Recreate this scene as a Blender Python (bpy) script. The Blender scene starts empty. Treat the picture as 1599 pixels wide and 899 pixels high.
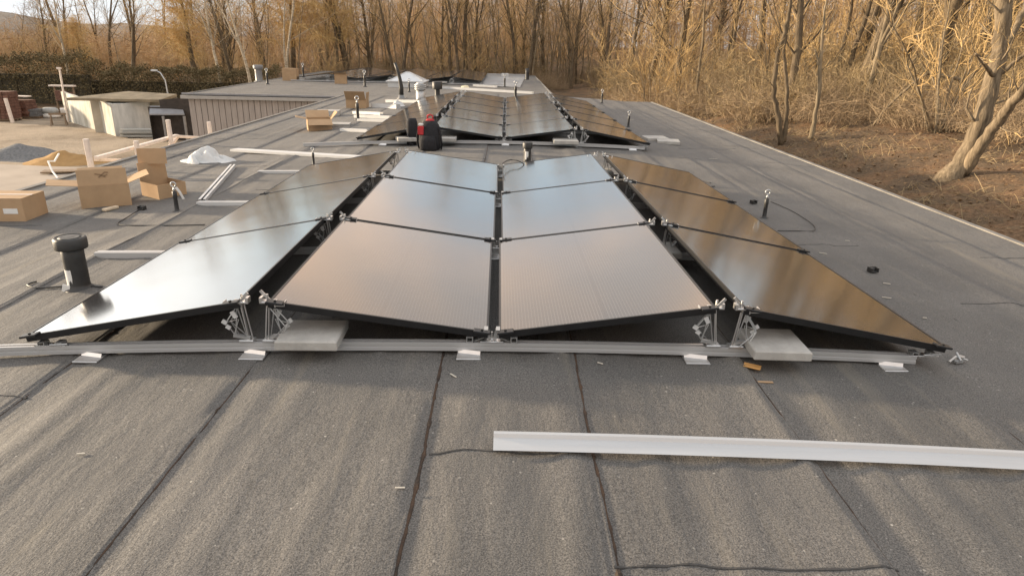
import bpy, math, random
from mathutils import Vector, Matrix, noise

random.seed(7)
sc = bpy.context.scene
COL = sc.collection
R = math.radians
V = Vector

# ------------------------------------------------------------------ camera (solved from the panel grid)
F, YAW, PITCH, ROLL, CAMH = 1033.96, .01482, .34876, .02320, 1.52
_fw = V((math.sin(YAW)*math.cos(PITCH), math.cos(YAW)*math.cos(PITCH), -math.sin(PITCH)))
_r = V((math.cos(YAW), -math.sin(YAW), 0)); _d = _fw.cross(_r)
CR = math.cos(ROLL)*_r - math.sin(ROLL)*_d
CD = math.sin(ROLL)*_r + math.cos(ROLL)*_d
CP = V((0, 0, CAMH))

FAR_Z = 0.                                 # set while things on the lower far roof are placed
def crown(x):
    if FAR_Z: return FAR_Z
    a = min(abs(x), 4.); return -.0093*a*a

def ray(px, py):
    return CR*((px-799.5)/F)+CD*((py-449.5)/F)+_fw

def at(px, py, z=0.):                       # photo pixel -> point on the roof (height z above it)
    v = ray(px, py); zz = z
    for _ in range(14):
        t = (zz-CP.z)/v.z; P = CP+v*t; zz = z+crown(P.x)
    return P

def atz(px, py, z):                         # photo pixel -> point at an absolute height
    v = ray(px, py); return CP+v*((z-CP.z)/v.z)

def aty(px, py, y):                         # photo pixel -> point at a distance y
    v = ray(px, py); return CP+v*(y/v.y)

cam = bpy.data.cameras.new('camera'); co = bpy.data.objects.new('camera', cam); COL.objects.link(co)
co.matrix_world = Matrix((( CR.x, -CD.x, -_fw.x, CP.x), (CR.y, -CD.y, -_fw.y, CP.y), (CR.z, -CD.z, -_fw.z, CP.z), (0, 0, 0, 1)))
cam.sensor_width = 36; cam.lens = F/1599*36; cam.clip_start = .05; cam.clip_end = 3000
sc.camera = co

# ------------------------------------------------------------------ materials
MATS = {}
def mat(name, col, rough=.6, metal=0., var=.15, scale=8., bump=0., bscale=60., spec=.5, col2=None, ior=None, stretch=None):
    if name in MATS: return MATS[name]
    m = bpy.data.materials.new(name); m.use_nodes = True; nt = m.node_tree; N = nt.nodes; Lk = nt.links
    b = N['Principled BSDF']; b.inputs['Roughness'].default_value = rough; b.inputs['Metallic'].default_value = metal
    b.inputs['Specular IOR Level'].default_value = spec
    if ior: b.inputs['IOR'].default_value = ior
    tc = N.new('ShaderNodeTexCoord'); src = tc.outputs['Object']
    if stretch:
        mp = N.new('ShaderNodeMapping'); mp.inputs['Scale'].default_value = stretch; Lk.new(src, mp.inputs['Vector']); src = mp.outputs['Vector']
    nz = N.new('ShaderNodeTexNoise'); nz.inputs['Scale'].default_value = scale; nz.inputs['Detail'].default_value = 6; nz.inputs['Roughness'].default_value = .65
    Lk.new(src, nz.inputs['Vector'])
    cr = N.new('ShaderNodeValToRGB'); c2 = col2 or tuple(min(1, c*(1+var)) for c in col); c1 = tuple(c*(1-var) for c in col) if not col2 else col
    cr.color_ramp.elements[0].position = .32; cr.color_ramp.elements[1].position = .68
    cr.color_ramp.elements[0].color = (*c1, 1); cr.color_ramp.elements[1].color = (*c2, 1)
    Lk.new(nz.outputs['Fac'], cr.inputs['Fac']); Lk.new(cr.outputs['Color'], b.inputs['Base Color'])
    if bump:
        n2 = N.new('ShaderNodeTexNoise'); n2.inputs['Scale'].default_value = bscale; n2.inputs['Detail'].default_value = 4
        Lk.new(src, n2.inputs['Vector'])
        bp = N.new('ShaderNodeBump'); bp.inputs['Strength'].default_value = bump; bp.inputs['Distance'].default_value = .01
        Lk.new(n2.outputs['Fac'], bp.inputs['Height']); Lk.new(bp.outputs['Normal'], b.inputs['Normal'])
    MATS[name] = m; return m

def roof_material():
    m = bpy.data.materials.new('bitumen_felt'); m.use_nodes = True; nt = m.node_tree; N = nt.nodes; L = nt.links
    b = N['Principled BSDF']; b.inputs['Roughness'].default_value = .8; b.inputs['Specular IOR Level'].default_value = .6
    tc = N.new('ShaderNodeTexCoord'); O = tc.outputs['Object']
    def noise_(scale, detail=3, rough=.6, mp=None):
        n = N.new('ShaderNodeTexNoise'); n.inputs['Scale'].default_value = scale; n.inputs['Detail'].default_value = detail; n.inputs['Roughness'].default_value = rough
        s = O
        if mp:
            q = N.new('ShaderNodeMapping'); q.inputs['Scale'].default_value = mp; L.new(O, q.inputs['Vector']); s = q.outputs['Vector']
        L.new(s, n.inputs['Vector']); return n.outputs['Fac']
    def ramp(f, p0, c0, p1, c1):
        r = N.new('ShaderNodeValToRGB'); e = r.color_ramp.elements
        e[0].position = p0; e[0].color = (*c0, 1); e[1].position = p1; e[1].color = (*c1, 1); L.new(f, r.inputs['Fac']); return r.outputs['Color']
    def mix(mode, fac, a, c):
        x = N.new('ShaderNodeMix'); x.data_type = 'RGBA'; x.blend_type = mode
        if isinstance(fac, float): x.inputs['Factor'].default_value = fac
        else: L.new(fac, x.inputs['Factor'])
        L.new(a, x.inputs['A'])
        if isinstance(c, tuple): x.inputs['B'].default_value = (*c, 1)
        else: L.new(c, x.inputs['B'])
        return x.outputs['Result']
    base = ramp(noise_(1.3, 5), .3, ROOF_A, .7, ROOF_B)
    # granules
    gran = ramp(noise_(165, 3, .85), .37, (.31, .305, .30), .65, (1.95, 1.89, 1.80))
    c = mix('MULTIPLY', 1., base, gran)
    v = N.new('ShaderNodeTexVoronoi'); v.inputs['Scale'].default_value = 75; L.new(O, v.inputs['Vector'])
    vs = ramp(v.outputs['Color'], .90, (0, 0, 0), .97, (.65, .65, .65))
    vd = ramp(v.outputs['Distance'], .30, (1, 1, 1), .42, (0, 0, 0))
    sp = mix('MULTIPLY', 1., vs, vd)
    c = mix('MIX', sp, c, (.42, .40, .36))
    # worn wheel / walk marks and dust that follow the rolls; warm streaks paint in sunlit ridges too
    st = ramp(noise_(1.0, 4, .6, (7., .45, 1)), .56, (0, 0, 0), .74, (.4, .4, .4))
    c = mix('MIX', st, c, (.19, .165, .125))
    strip = ramp(noise_(1.0, 2, .5, (1.15, .04, 1)), .35, (.90, .90, .905), .65, (1.08, 1.075, 1.07)); c = mix('MULTIPLY', 1., c, strip)
    ds = ramp(noise_(.9, 6, .7, (2.2, .8, 1)), .5, (0, 0, 0), .75, (.38, .38, .38))
    c = mix('MIX', ds, c, (.054, .055, .057))
    sc_ = ramp(noise_(2.2, 7, .75, (1.6, 3.4, 1)), .66, (0, 0, 0), .78, (.35, .35, .35))
    c = mix('MIX', sc_, c, (.27, .26, .24))
    L.new(c, b.inputs['Base Color'])
    bp = N.new('ShaderNodeBump'); bp.inputs['Strength'].default_value = .55; bp.inputs['Distance'].default_value = .004
    L.new(noise_(150, 3, .7), bp.inputs['Height'])
    b2 = N.new('ShaderNodeBump'); b2.inputs['Strength'].default_value = .35; b2.inputs['Distance'].default_value = .03
    L.new(noise_(9, 4, .6, (1, .35, 1)), b2.inputs['Height']); L.new(bp.outputs['Normal'], b2.inputs['Normal'])
    L.new(b2.outputs['Normal'], b.inputs['Normal'])
    return m
ROOF_A, ROOF_B = (.069, .067, .0645), (.102, .098, .0935)
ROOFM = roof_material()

def glass_material():
    m = bpy.data.materials.new('panel_glass'); m.use_nodes = True; nt = m.node_tree; N = nt.nodes; L = nt.links
    b = N['Principled BSDF']; b.inputs['Roughness'].default_value = .085; b.inputs['IOR'].default_value = 1.9
    b.inputs['Coat Weight'].default_value = .6; b.inputs['Coat Roughness'].default_value = .11; b.inputs['Coat IOR'].default_value = 1.6
    tc = N.new('ShaderNodeTexCoord'); sx = N.new('ShaderNodeSeparateXYZ'); L.new(tc.outputs['Object'], sx.inputs['Vector'])
    def line(out, period, width):
        a = N.new('ShaderNodeMath'); a.operation = 'MULTIPLY'; a.inputs[1].default_value = 1/period; L.new(out, a.inputs[0])
        f = N.new('ShaderNodeMath'); f.operation = 'FRACT'; L.new(a.outputs[0], f.inputs[0])
        g = N.new('ShaderNodeMath'); g.operation = 'LESS_THAN'; g.inputs[1].default_value = width; L.new(f.outputs[0], g.inputs[0]); return g.outputs[0]
    l1 = line(sx.outputs['X'], .0175, .2)       # bus wires
    l2 = line(sx.outputs['Y'], .0915, .03)       # cell gaps
    l3 = line(sx.outputs['X'], .182, .02)
    cr = N.new('ShaderNodeMix'); cr.data_type = 'RGBA'; cr.inputs['A'].default_value = (.011, .011, .013, 1); cr.inputs['B'].default_value = (.060, .058, .056, 1); L.new(l1, cr.inputs['Factor'])
    mx = N.new('ShaderNodeMath'); mx.operation = 'MAXIMUM'; L.new(l2, mx.inputs[0]); L.new(l3, mx.inputs[1])
    c2 = N.new('ShaderNodeMix'); c2.data_type = 'RGBA'; c2.inputs['B'].default_value = (.006, .006, .007, 1); L.new(cr.outputs['Result'], c2.inputs['A']); L.new(mx.outputs[0], c2.inputs['Factor'])
    L.new(c2.outputs['Result'], b.inputs['Base Color'])
    nz = N.new('ShaderNodeTexNoise'); nz.inputs['Scale'].default_value = 3; nz.inputs['Detail'].default_value = 5; L.new(tc.outputs['Object'], nz.inputs['Vector'])
    mr = N.new('ShaderNodeMapRange'); mr.inputs['To Min'].default_value = .11; mr.inputs['To Max'].default_value = .19; L.new(nz.outputs['Fac'], mr.inputs['Value']); L.new(mr.outputs['Result'], b.inputs['Roughness'])
    n2 = N.new('ShaderNodeTexNoise'); n2.inputs['Scale'].default_value = 1.6; n2.inputs['Detail'].default_value = 1; L.new(tc.outputs['Object'], n2.inputs['Vector'])
    bp = N.new('ShaderNodeBump'); bp.inputs['Strength'].default_value = .12; bp.inputs['Distance'].default_value = .02; L.new(n2.outputs['Fac'], bp.inputs['Height'])
    L.new(bp.outputs['Normal'], b.inputs['Normal']); L.new(bp.outputs['Normal'], b.inputs['Coat Normal'])
    return m
GLASS = glass_material()

def ground_material():
    m = bpy.data.materials.new('ground_soil'); m.use_nodes = True; nt = m.node_tree; N = nt.nodes; L = nt.links
    b = N['Principled BSDF']; b.inputs['Roughness'].default_value = .95; b.inputs['Specular IOR Level'].default_value = .15
    tc = N.new('ShaderNodeTexCoord'); O = tc.outputs['Object']
    def nz(s, d=6, r=.65):
        n = N.new('ShaderNodeTexNoise'); n.inputs['Scale'].default_value = s; n.inputs['Detail'].default_value = d; n.inputs['Roughness'].default_value = r; L.new(O, n.inputs['Vector']); return n.outputs['Fac']
    def ramp(f, st):
        r = N.new('ShaderNodeValToRGB'); e = r.color_ramp.elements
        while len(e) < len(st): e.new(.5)
        for i, (p, c) in enumerate(st): e[i].position = p; e[i].color = (*c, 1)
        L.new(f, r.inputs['Fac']); return r.outputs['Color']
    soil = ramp(nz(.9), [(.3, (.075, .055, .039)), (.48, (.135, .096, .063)), (.6, (.18, .112, .066)), (.72, (.18, .14, .092))])
    fine = ramp(nz(14, 5, .75), [(.3, (.5, .5, .5)), (.7, (1.5, 1.45, 1.35))])
    x = N.new('ShaderNodeMix'); x.data_type = 'RGBA'; x.blend_type = 'MULTIPLY'; x.inputs['Factor'].default_value = 1; L.new(soil, x.inputs['A']); L.new(fine, x.inputs['B'])
    sand = ramp(nz(.35, 7), [(.33, (.17, .13, .09)), (.5, (.29, .235, .175)), (.66, (.34, .275, .205)), (.76, (.24, .19, .125))])
    s2 = N.new('ShaderNodeSeparateXYZ'); L.new(O, s2.inputs['Vector'])
    mr = N.new('ShaderNodeMapRange'); mr.inputs['From Min'].default_value = -8; mr.inputs['From Max'].default_value = -4; mr.inputs['To Min'].default_value = 1; mr.inputs['To Max'].default_value = 0; L.new(s2.outputs['X'], mr.inputs['Value'])
    yy = N.new('ShaderNodeMath'); yy.operation = 'ADD'; L.new(s2.outputs['Y'], yy.inputs[0])
    wn = N.new('ShaderNodeMath'); wn.operation = 'MULTIPLY'; wn.inputs[1].default_value = 14; L.new(nz(.12, 3), wn.inputs[0]); L.new(wn.outputs[0], yy.inputs[1])
    my = N.new('ShaderNodeMapRange'); my.inputs['From Min'].default_value = 46; my.inputs['From Max'].default_value = 50; my.inputs['To Min'].default_value = 1; my.inputs['To Max'].default_value = 0; L.new(yy.outputs[0], my.inputs['Value'])
    mm = N.new('ShaderNodeMath'); mm.operation = 'MULTIPLY'; L.new(mr.outputs['Result'], mm.inputs[0]); L.new(my.outputs['Result'], mm.inputs[1])
    y = N.new('ShaderNodeMix'); y.data_type = 'RGBA'; L.new(mm.outputs[0], y.inputs['Factor']); L.new(x.outputs['Result'], y.inputs['A']); L.new(sand, y.inputs['B'])
    L.new(y.outputs['Result'], b.inputs['Base Color'])
    bp = N.new('ShaderNodeBump'); bp.inputs['Strength'].default_value = .8; bp.inputs['Distance'].default_value = .12; L.new(nz(6, 8, .7), bp.inputs['Height']); L.new(bp.outputs['Normal'], b.inputs['Normal'])
    return m

ALU = mat('aluminium', (.60, .59, .58), .36, .9, .06, 20, .05, 200)
ALUP = mat('mill_aluminium', (.47, .465, .46), .42, .5, .05, 6, .03, 150, stretch=(.2, 4, 4))
WHITEM = mat('white_profile', (.50, .50, .495), .4, .1, .05, 4)
BLACK = mat('black_frame', (.018, .018, .019), .38, .4, .2, 20)
BPLA = mat('black_plastic', (.022, .021, .02), .5, 0, .3, 15, .1, 80)
CARD = mat('cardboard', (.37, .25, .148), .85, 0, .10, 5, .06, 120, .2)
CARDIN = mat('cardboard_inner', (.33, .21, .12), .9, 0, .12, 6, 0, 1, .2)
CONC = mat('paving_concrete', (.36, .345, .32), .9, 0, .16, 9, .3, 180, .25)
SEAM = mat('seam_bitumen', (.022, .017, .014), .8, 0, .5, 9, .6, 90, .3, col2=(.075, .043, .025))
SEAMD = mat('seam_dark', (.036, .034, .032), .7, 0, .4, 25, .3, 90)
TAPE = mat('white_tape', (.62, .61, .585), .6, 0, .08, 10)
RED = mat('red_fabric', (.38, .018, .022), .75, 0, .25, 20, .2, 300)
BFAB = mat('black_fabric', (.017, .016, .018), .85, 0, .35, 30, .3, 300, .3)
GREYP = mat('grey_plastic', (.17, .17, .17), .5, 0, .15, 10)
GALV = mat('galvanised_steel', (.42, .42, .415), .42, .75, .15, 14)
FOIL = mat('zinc_sheet', (.36, .37, .39), .33, .8, .25, 3, .4, 9)
SHEET = mat('white_plastic_sheet', (.52, .52, .51), .45, 0, .05, 6, .3, 30)
WOODP = mat('painted_timber', (.62, .53, .46), .7, 0, .12, 10, .2, 60)
WOODB = mat('weathered_board', (.20, .14, .09), .85, 0, .25, 12, .3, 50)
SIDING = mat('siding_boards', (.285, .25, .225), .8, 0, .14, 3, .2, 40, stretch=(6, 6, .5))
WALLM = mat('rendered_wall', (.42, .39, .35), .9, 0, .12, 2, .2, 40)
CWALL = mat('white_concrete_wall', (.31, .295, .24), .9, 0, .3, 1.6, .4, 30, .2, col2=(.60, .585, .53), stretch=(1.4, 1.4, .5))
SHEDR = mat('felt_shed_roof', (.20, .165, .115), .95, 0, .35, 1.2, .3, 20, .2)
SHEDG = mat('grey_sheet_roof', (.20, .20, .21), .6, .1, .12, 3)
DARKW = mat('dark_opening', (.035, .028, .024), .9, 0, .3, 5)  # shade inside the open lean-to and anchor holes, put into the colour
SANDO = mat('orange_sand', (.32, .20, .09), .95, 0, .15, 4, .5, 25, .1)
GRAV = mat('grey_gravel', (.15, .15, .15), .95, 0, .3, 12, .8, 40, .1)
BRICK = mat('red_brick_stack', (.13, .070, .052), .9, 0, .4, 6, .4, 30, .2)
SACK = mat('white_sack', (.66, .62, .56), .8, 0, .12, 8, .4, 20)
BARK = mat('bark_brown', (.055, .042, .029), .9, 0, .4, 9, .9, 26, .15, col2=(.165, .125, .08), stretch=(1, 1, .25))
BARKL = mat('bark_pale', (.10, .079, .052), .9, 0, .3, 9, 1., 24, .15, col2=(.28, .22, .145), stretch=(1, 1, .16))
BIRCH = mat('bark_birch', (.22, .175, .12), .8, 0, .4, 5, .4, 20, .2, col2=(.58, .50, .38), stretch=(1, 1, 3))
BARKH = mat('bark_fissured', (.075, .058, .040), .95, 0, .3, 11, 1., 30, .1, col2=(.25, .195, .13), stretch=(1.6, 1.6, .13))
TWIG = mat('twigs_sun_gold', (.36, .24, .108), .85, 0, .3, .9, 0, 1, .2, col2=(.54, .38, .18))  # warm sunlight on the wood is put into this gold
TWIGB = mat('twigs_brown', (.20, .145, .092), .9, 0, .3, .9, 0, 1, .2, col2=(.37, .275, .17))
TWIGG = mat('twigs_olive', (.21, .155, .085), .9, 0, .3, 1.2, 0, 1, .2, col2=(.38, .285, .155))
WILLOW = mat('twigs_willow', (.44, .30, .13), .85, 0, .25, 1.2, 0, 1, .2, col2=(.60, .43, .20))
HEDGE = mat('hedge_leaves', (.090, .070, .038), .9, 0, .4, .35, 0, 1, .15, col2=(.16, .125, .064))
LITTER = mat('leaf_litter', (.12, .075, .04), .95, 0, .4, 2, 0, 1, .1, col2=(.26, .17, .095))
HILLM = mat('hazy_hill_wood', (.15, .135, .12), 1, 0, .3, .05, 0, 1, .05, col2=(.23, .20, .17))  # greyed, so distance haze sits in the hill's colour
PAVE = mat('concrete_yard', (.36, .305, .25), .95, 0, .12, .6, .2, 20, .1)

# ------------------------------------------------------------------ mesh helpers
class Geo:
    def __init__(s): s.v = []; s.f = []; s.m = []; s.mi = 0
    def quad(s, a, b, c, d):
        n = len(s.v); s.v += [tuple(a), tuple(b), tuple(c), tuple(d)]; s.f.append((n, n+1, n+2, n+3)); s.m.append(s.mi)
    def tri(s, a, b, c):
        n = len(s.v); s.v += [tuple(a), tuple(b), tuple(c)]; s.f.append((n, n+1, n+2)); s.m.append(s.mi)
    def box(s, c, size, M=None, bev=0.):
        x, y, z = size[0]/2, size[1]/2, size[2]/2; n = len(s.v); c = V(c)
        if bev > 0:
            b = min(bev, x*.45, y*.45, z*.45); P = []
            for (X, Y, Z) in ((x-b, y-b, -z), (x, y, -z+b), (x, y, z-b), (x-b, y-b, z)):
                k = min(b, .5*b) if X < x else b
                for (u, w) in ((X, -Y+0), (X, Y), (-X, Y), (-X, -Y)):
                    P.append(V((u, w, Z)))
            if M: P = [M @ p for p in P]
            s.v += [tuple(c+p) for p in P]
            s.f.append((n+3, n+2, n+1, n)); s.m.append(s.mi)
            for k in range(3):
                a = n+4*k
                for i in range(4):
                    j = (i+1) % 4; s.f.append((a+i, a+j, a+4+j, a+4+i)); s.m.append(s.mi)
            s.f.append((n+12, n+13, n+14, n+15)); s.m.append(s.mi); return
        P = [V((i*x, j*y, k*z)) for k in (-1, 1) for j in (-1, 1) for i in (-1, 1)]
        if M: P = [M @ p for p in P]
        s.v += [tuple(c+p) for p in P]
        for q in ((0, 2, 3, 1), (4, 5, 7, 6), (0, 1, 5, 4), (2, 6, 7, 3), (0, 4, 6, 2), (1, 3, 7, 5)):
            s.f.append(tuple(n+i for i in q)); s.m.append(s.mi)
    def beam(s, a, b, w, h, up=(0, 0, 1), bev=0.):
        a = V(a); b = V(b); y = (b-a); Ln = y.length; y.normalize(); x = y.cross(V(up))
        if x.length < 1e-4: x = y.cross(V((1, 0, 0)))
        x.normalize(); z = x.cross(y)
        s.box((a+b)/2, (w, Ln, h), Matrix((x, y, z)).transposed(), bev)
    def tube(s, pts, rad, sides=6, cap=True):
        pts = [V(p) for p in pts]; n0 = len(s.v); k = len(pts)
        if not isinstance(rad, (list, tuple)): rad = [rad]*k
        t0 = (pts[1]-pts[0]).normalized(); u = t0.orthogonal().normalized()
        for i, p in enumerate(pts):
            t = (pts[min(i+1, k-1)]-pts[max(i-1, 0)]).normalized()
            u = (u-t*u.dot(t)); u = u.normalized() if u.length > 1e-6 else t.orthogonal().normalized()
            w = t.cross(u)
            for j in range(sides):
                a = 2*math.pi*j/sides; q = p+(u*math.cos(a)+w*math.sin(a))*rad[i]; s.v.append(tuple(q))
        for i in range(k-1):
            for j in range(sides):
                a = n0+i*sides+j; b = n0+i*sides+(j+1) % sides
                s.f.append((a, b, b+sides, a+sides)); s.m.append(s.mi)
        if cap and sides > 2:
            s.f.append(tuple(n0+j for j in reversed(range(sides)))); s.m.append(s.mi)
            s.f.append(tuple(n0+(k-1)*sides+j for j in range(sides))); s.m.append(s.mi)
    def ribbon(s, pts, w0, w1=None):
        pts = [V(p) for p in pts]; w1 = w0*.4 if w1 is None else w1
        t = pts[-1]-pts[0]; u = t.cross(V((random.uniform(-1, 1), random.uniform(-1, 1), random.uniform(-1, 1))))
        if u.length < 1e-6: return
        u.normalize(); k = len(pts); n = len(s.v)
        for i, p in enumerate(pts):
            w = (w0+(w1-w0)*i/(k-1))/2; s.v += [tuple(p-u*w), tuple(p+u*w)]
        for i in range(k-1):
            a = n+2*i; s.f.append((a, a+1, a+3, a+2)); s.m.append(s.mi)
    def lathe(s, prof, c=(0, 0, 0), n=20, M=None):
        n0 = len(s.v); c = V(c)
        for r, z in prof:
            for j in range(n):
                a = 2*math.pi*j/n; p = V((r*math.cos(a), r*math.sin(a), z)); s.v.append(tuple(c+(M @ p if M else p)))
        for i in range(len(prof)-1):
            for j in range(n):
                a = n0+i*n+j; b = n0+i*n+(j+1) % n; s.f.append((a, b, b+n, a+n)); s.m.append(s.mi)
        s.f.append(tuple(n0+j for j in reversed(range(n)))); s.m.append(s.mi)
        s.f.append(tuple(n0+(len(prof)-1)*n+j for j in range(n))); s.m.append(s.mi)
    def torus(s, c, R_, r, ax=(0, 1, 0), n=16, m=7):
        ax = V(ax).normalized(); u = ax.orthogonal().normalized(); w = ax.cross(u); c = V(c); n0 = len(s.v)
        for i in range(n):
            a = 2*math.pi*i/n; d = u*math.cos(a)+w*math.sin(a)
            for j in range(m):
                b = 2*math.pi*j/m; s.v.append(tuple(c+d*(R_+r*math.cos(b))+ax*r*math.sin(b)))
        for i in range(n):
            for j in range(m):
                a = n0+i*m+j; b = n0+i*m+(j+1) % m; c2 = n0+((i+1) % n)*m+(j+1) % m; d2 = n0+((i+1) % n)*m+j
                s.f.append((a, d2, c2, b)); s.m.append(s.mi)
    def mesh(s, name, mats, smooth=False):
        me = bpy.data.meshes.new(name); me.from_pydata(s.v, [], s.f)
        for x in (mats if isinstance(mats, (list, tuple)) else [mats]): me.materials.append(x)
        if any(s.m): me.polygons.foreach_set('material_index', s.m)
        if smooth: me.polygons.foreach_set('use_smooth', [True]*len(me.polygons))
        me.update(); return me
    def obj(s, name, mats, parent=None, smooth=False, loc=None, rz=0):
        return link(name, s.mesh(name, mats, smooth), parent, loc, rz)

def link(name, data, parent=None, loc=None, rz=0):
    o = bpy.data.objects.new(name, data); COL.objects.link(o)
    if parent: o.parent = parent
    if loc is not None: o.location = loc
    if rz: o.rotation_euler.z = rz
    return o
def tag(o, label, cat, group=None, kind=None):
    o['label'] = label; o['category'] = cat
    if group: o['group'] = group
    if kind: o['kind'] = kind
    return o
def thing(name, label, cat, loc=(0, 0, 0), rz=0, group=None):
    return tag(link(name, None, None, loc, rz), label, cat, group)
def copy_tree(o, parent=None):
    c = o.copy(); COL.objects.link(c)
    if parent: c.parent = parent
    for ch in list(o.children): copy_tree(ch, c)
    return c
def struct(o):
    o['kind'] = 'structure'; return o
def fbm(x, y, z=0., s=1., o=4):
    return noise.fractal(V((x*s, y*s, z)), 1., 2., o)

# ------------------------------------------------------------------ the ground
def bank(x, y):
    if x > 4.6:
        t = x-4.6
        h = -1.75+.95*(1-math.exp(-t/2.2))+.105*min(max(0, t-2), 12)+.045*min(max(0, t-14), 40)
        return h
    return -3.
def terrain(x, y):
    right = bank(x, y)
    s = min(1, max(0, (y-40)/60)); s = s*s*(3-2*s)
    far = -3+s*4.5*min(1, max(0, (x+45)/40))
    k = min(1, max(0, (x+1)/6))
    fr = -2.2+.04*max(0, y-42)
    h = right if x > 4.6 else -3.
    if y > 36 and x <= 14:
        a = min(1, (y-36)/8); b = min(1, max(0, (14-x)/9)); tgt = max(far, min(fr, 2.2) if x > -14 else far); h = h+(tgt-h)*a*b
    h = min(h, 4.5)
    n = fbm(x, y, 3, .35, 4)
    amp = .16 if x > 4.6 else (.05 if x > -40 and y < 45 else .2)
    return h+n*amp
def make_ground():
    xs = sorted(set([-600, -400, -280, -200, -150, -120, -100]+[-90+3*i for i in range(20)]+[-30+1.2*i for i in range(22)]+[-4, 0, 4.0, 4.55]+[4.8+.35*i for i in range(60)]+[26+1.5*i for i in range(24)]+[64, 70, 80, 95, 120, 160, 220, 300, 420, 600]))
    ys = sorted(set([-80, -40, -20, -10, -5]+[-2+.6*i for i in range(70)]+[40.5+1.5*i for i in range(32)]+[90, 95, 100, 110, 125, 150, 190, 250, 340, 460, 700, 1200]))
    g = Geo(); nx = len(xs)
    for y in ys:
        for x in xs: g.v.append((x, y, terrain(x, y)))
    for j in range(len(ys)-1):
        for i in range(nx-1):
            a = j*nx+i; g.f.append((a, a+1, a+1+nx, a+nx)); g.m.append(0)
    struct(g.obj('ground', ground_material(), smooth=True))
    # far wooded hill on the left horizon
    g = Geo(); n = 60
    for k, (d, zf) in enumerate(((260, 0), (330, .55), (420, 1), (520, .8))):
        for i in range(n):
            a = R(-75+i*95/(n-1)); x, y = d*math.sin(a), d*math.cos(a)
            hh = (11.5+3*math.sin(i*.33)+1.5*math.sin(i*1.1))*zf+fbm(i*.6, k)*1.2
            if a > R(-8): hh *= max(.35, 1-(a-R(-8))/R(40))
            g.v.append((x, y, -3.5+hh))
    for k in range(3):
        for i in range(n-1):
            a = k*n+i; g.f.append((a, a+1, a+1+n, a+n)); g.m.append(0)
    struct(g.obj('hill', HILLM, smooth=True))
    # pale concrete apron beside the building
    g = Geo(); q = [atz(-260, 330, -2.97), atz(40, 330, -2.97), atz(128, 262, -2.97), atz(-120, 251, -2.97)]
    g.quad(*q); struct(g.obj('yard_paving', PAVE))
make_ground()

# ------------------------------------------------------------------ the building
XL, XR, YB, YM = -5.5, 4.93, -4., 23.3            # near roof
LOW, XW, XF, YW, YF = -.57, -13.1, 2.15, 28.4, 54.   # lower roof of the far building
def xw(y): return XW-.04*(y-YW)
SEAMX = [-5.02, -4.12, -3.17, -2.2, -1.24, -.30, .37, 1.24, 2.24, 2.93, 3.68, 4.42]
def seam_wob(i, x0, y): return x0+.012*fbm(y*.8, i*7.3, 0, 1, 3)+.02*math.sin(y*.13+i)
RID = []
rr = random.Random(11)
for (px0, py0, px1, py1, w, a) in ((575, 600, 500, 790, .035, .007), (860, 590, 935, 880, .04, .008), (985, 620, 1080, 880, .05, .008), (1170, 600, 1370, 880, .045, .009),
        (1490, 650, 1580, 700, .05, .008), (330, 700, 240, 860, .06, .007), (120, 640, 20, 760, .05, .011), (150, 590, 10, 720, .04, .010), (470, 590, 350, 860, .07, .006), (730, 600, 715, 880, .06, .007), (1060, 690, 1260, 890, .06, .007), (1230, 600, 1500, 860, .05, .008)):
    p = at(px0, py0); q = at(px1, py1); RID.append((p.x, q.x, min(p.y, q.y)-.4, max(p.y, q.y)+rr.uniform(.2, 1.), w, a))
for k in range(70):
    x = rr.uniform(XL+.2, XR-.2); y0 = rr.uniform(-2, 22); RID.append((x, x+rr.uniform(-.05, .05), y0, y0+rr.uniform(1.5, 5), rr.uniform(.03, .08), rr.uniform(.003, .009)))
def roof_h(x, y):
    z = crown(x)
    for i, s in enumerate(SEAMX):
        if abs(x-s) < .6:
            w = seam_wob(i, s, y); t = x-w
            z += .005*max(0, 1-abs(t+.10)/.16)                    # lap zone stands up a little
            if -.6 < t < .004: z += .007*max(0, 1+t/.6)
            if abs(t-.03) < .05: z -= .003
    for (x0, x1, y0, y1, w, a) in RID:
        if y0-.5 < y < y1+.5:
            u = (y-y0)/(y1-y0); xc = x0+(x1-x0)*u+.012*math.sin(y*3+x0*9)
            t = (x-xc)/w
            if abs(t) < 3:
                e = max(0, min(1, min(u*(y1-y0)+.4, (1-u)*(y1-y0)+.4)/.5)); z += 1.3*a*e*math.exp(-t*t)*(.9+.22*math.sin(y*4.1+x0*30))
    return z+.004*fbm(x, y*.5, 9, 1.6, 3)
def grid(name, xs, ys, hf, m, parent, flare=False):
    g = Geo(); nx = len(xs)
    for y in ys:
        for x in xs:
            if flare and x < -6: x = -6+(x+6)*(6+xw(y))/(6+XW)
            g.v.append((x, y, hf(x, y)))
    for j in range(len(ys)-1):
        for i in range(nx-1):
            a = j*nx+i; g.f.append((a, a+1, a+1+nx, a+nx)); g.m.append(0)
    return g.obj(name, m, parent, True)
bld = thing('flat_roof_building', 'flat roofed building under grey bitumen felt carrying the nearest and middle arrays', 'building')
farb = thing('flat_roof_building', 'lower flat roofed building with plank siding carrying the farthest array', 'building')
xs = set(); x = XL
while x < XR: xs.add(round(x, 4)); x += .045
for s in SEAMX:
    for k in range(-5, 6): xs.add(round(s+k*.007, 4))
xs.add(XR); xs = sorted(xs)
ys = []; y = YB
while y < YM:
    ys.append(y); y += .06 if 1.2 < y < 4.2 else (.14 if 0 < y < 13 else .4)
ys.append(YM)
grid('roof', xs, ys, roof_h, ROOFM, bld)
fx = [XW+.4*i for i in range(int((XF-XW)/.4)+1)]+[XF]
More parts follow.
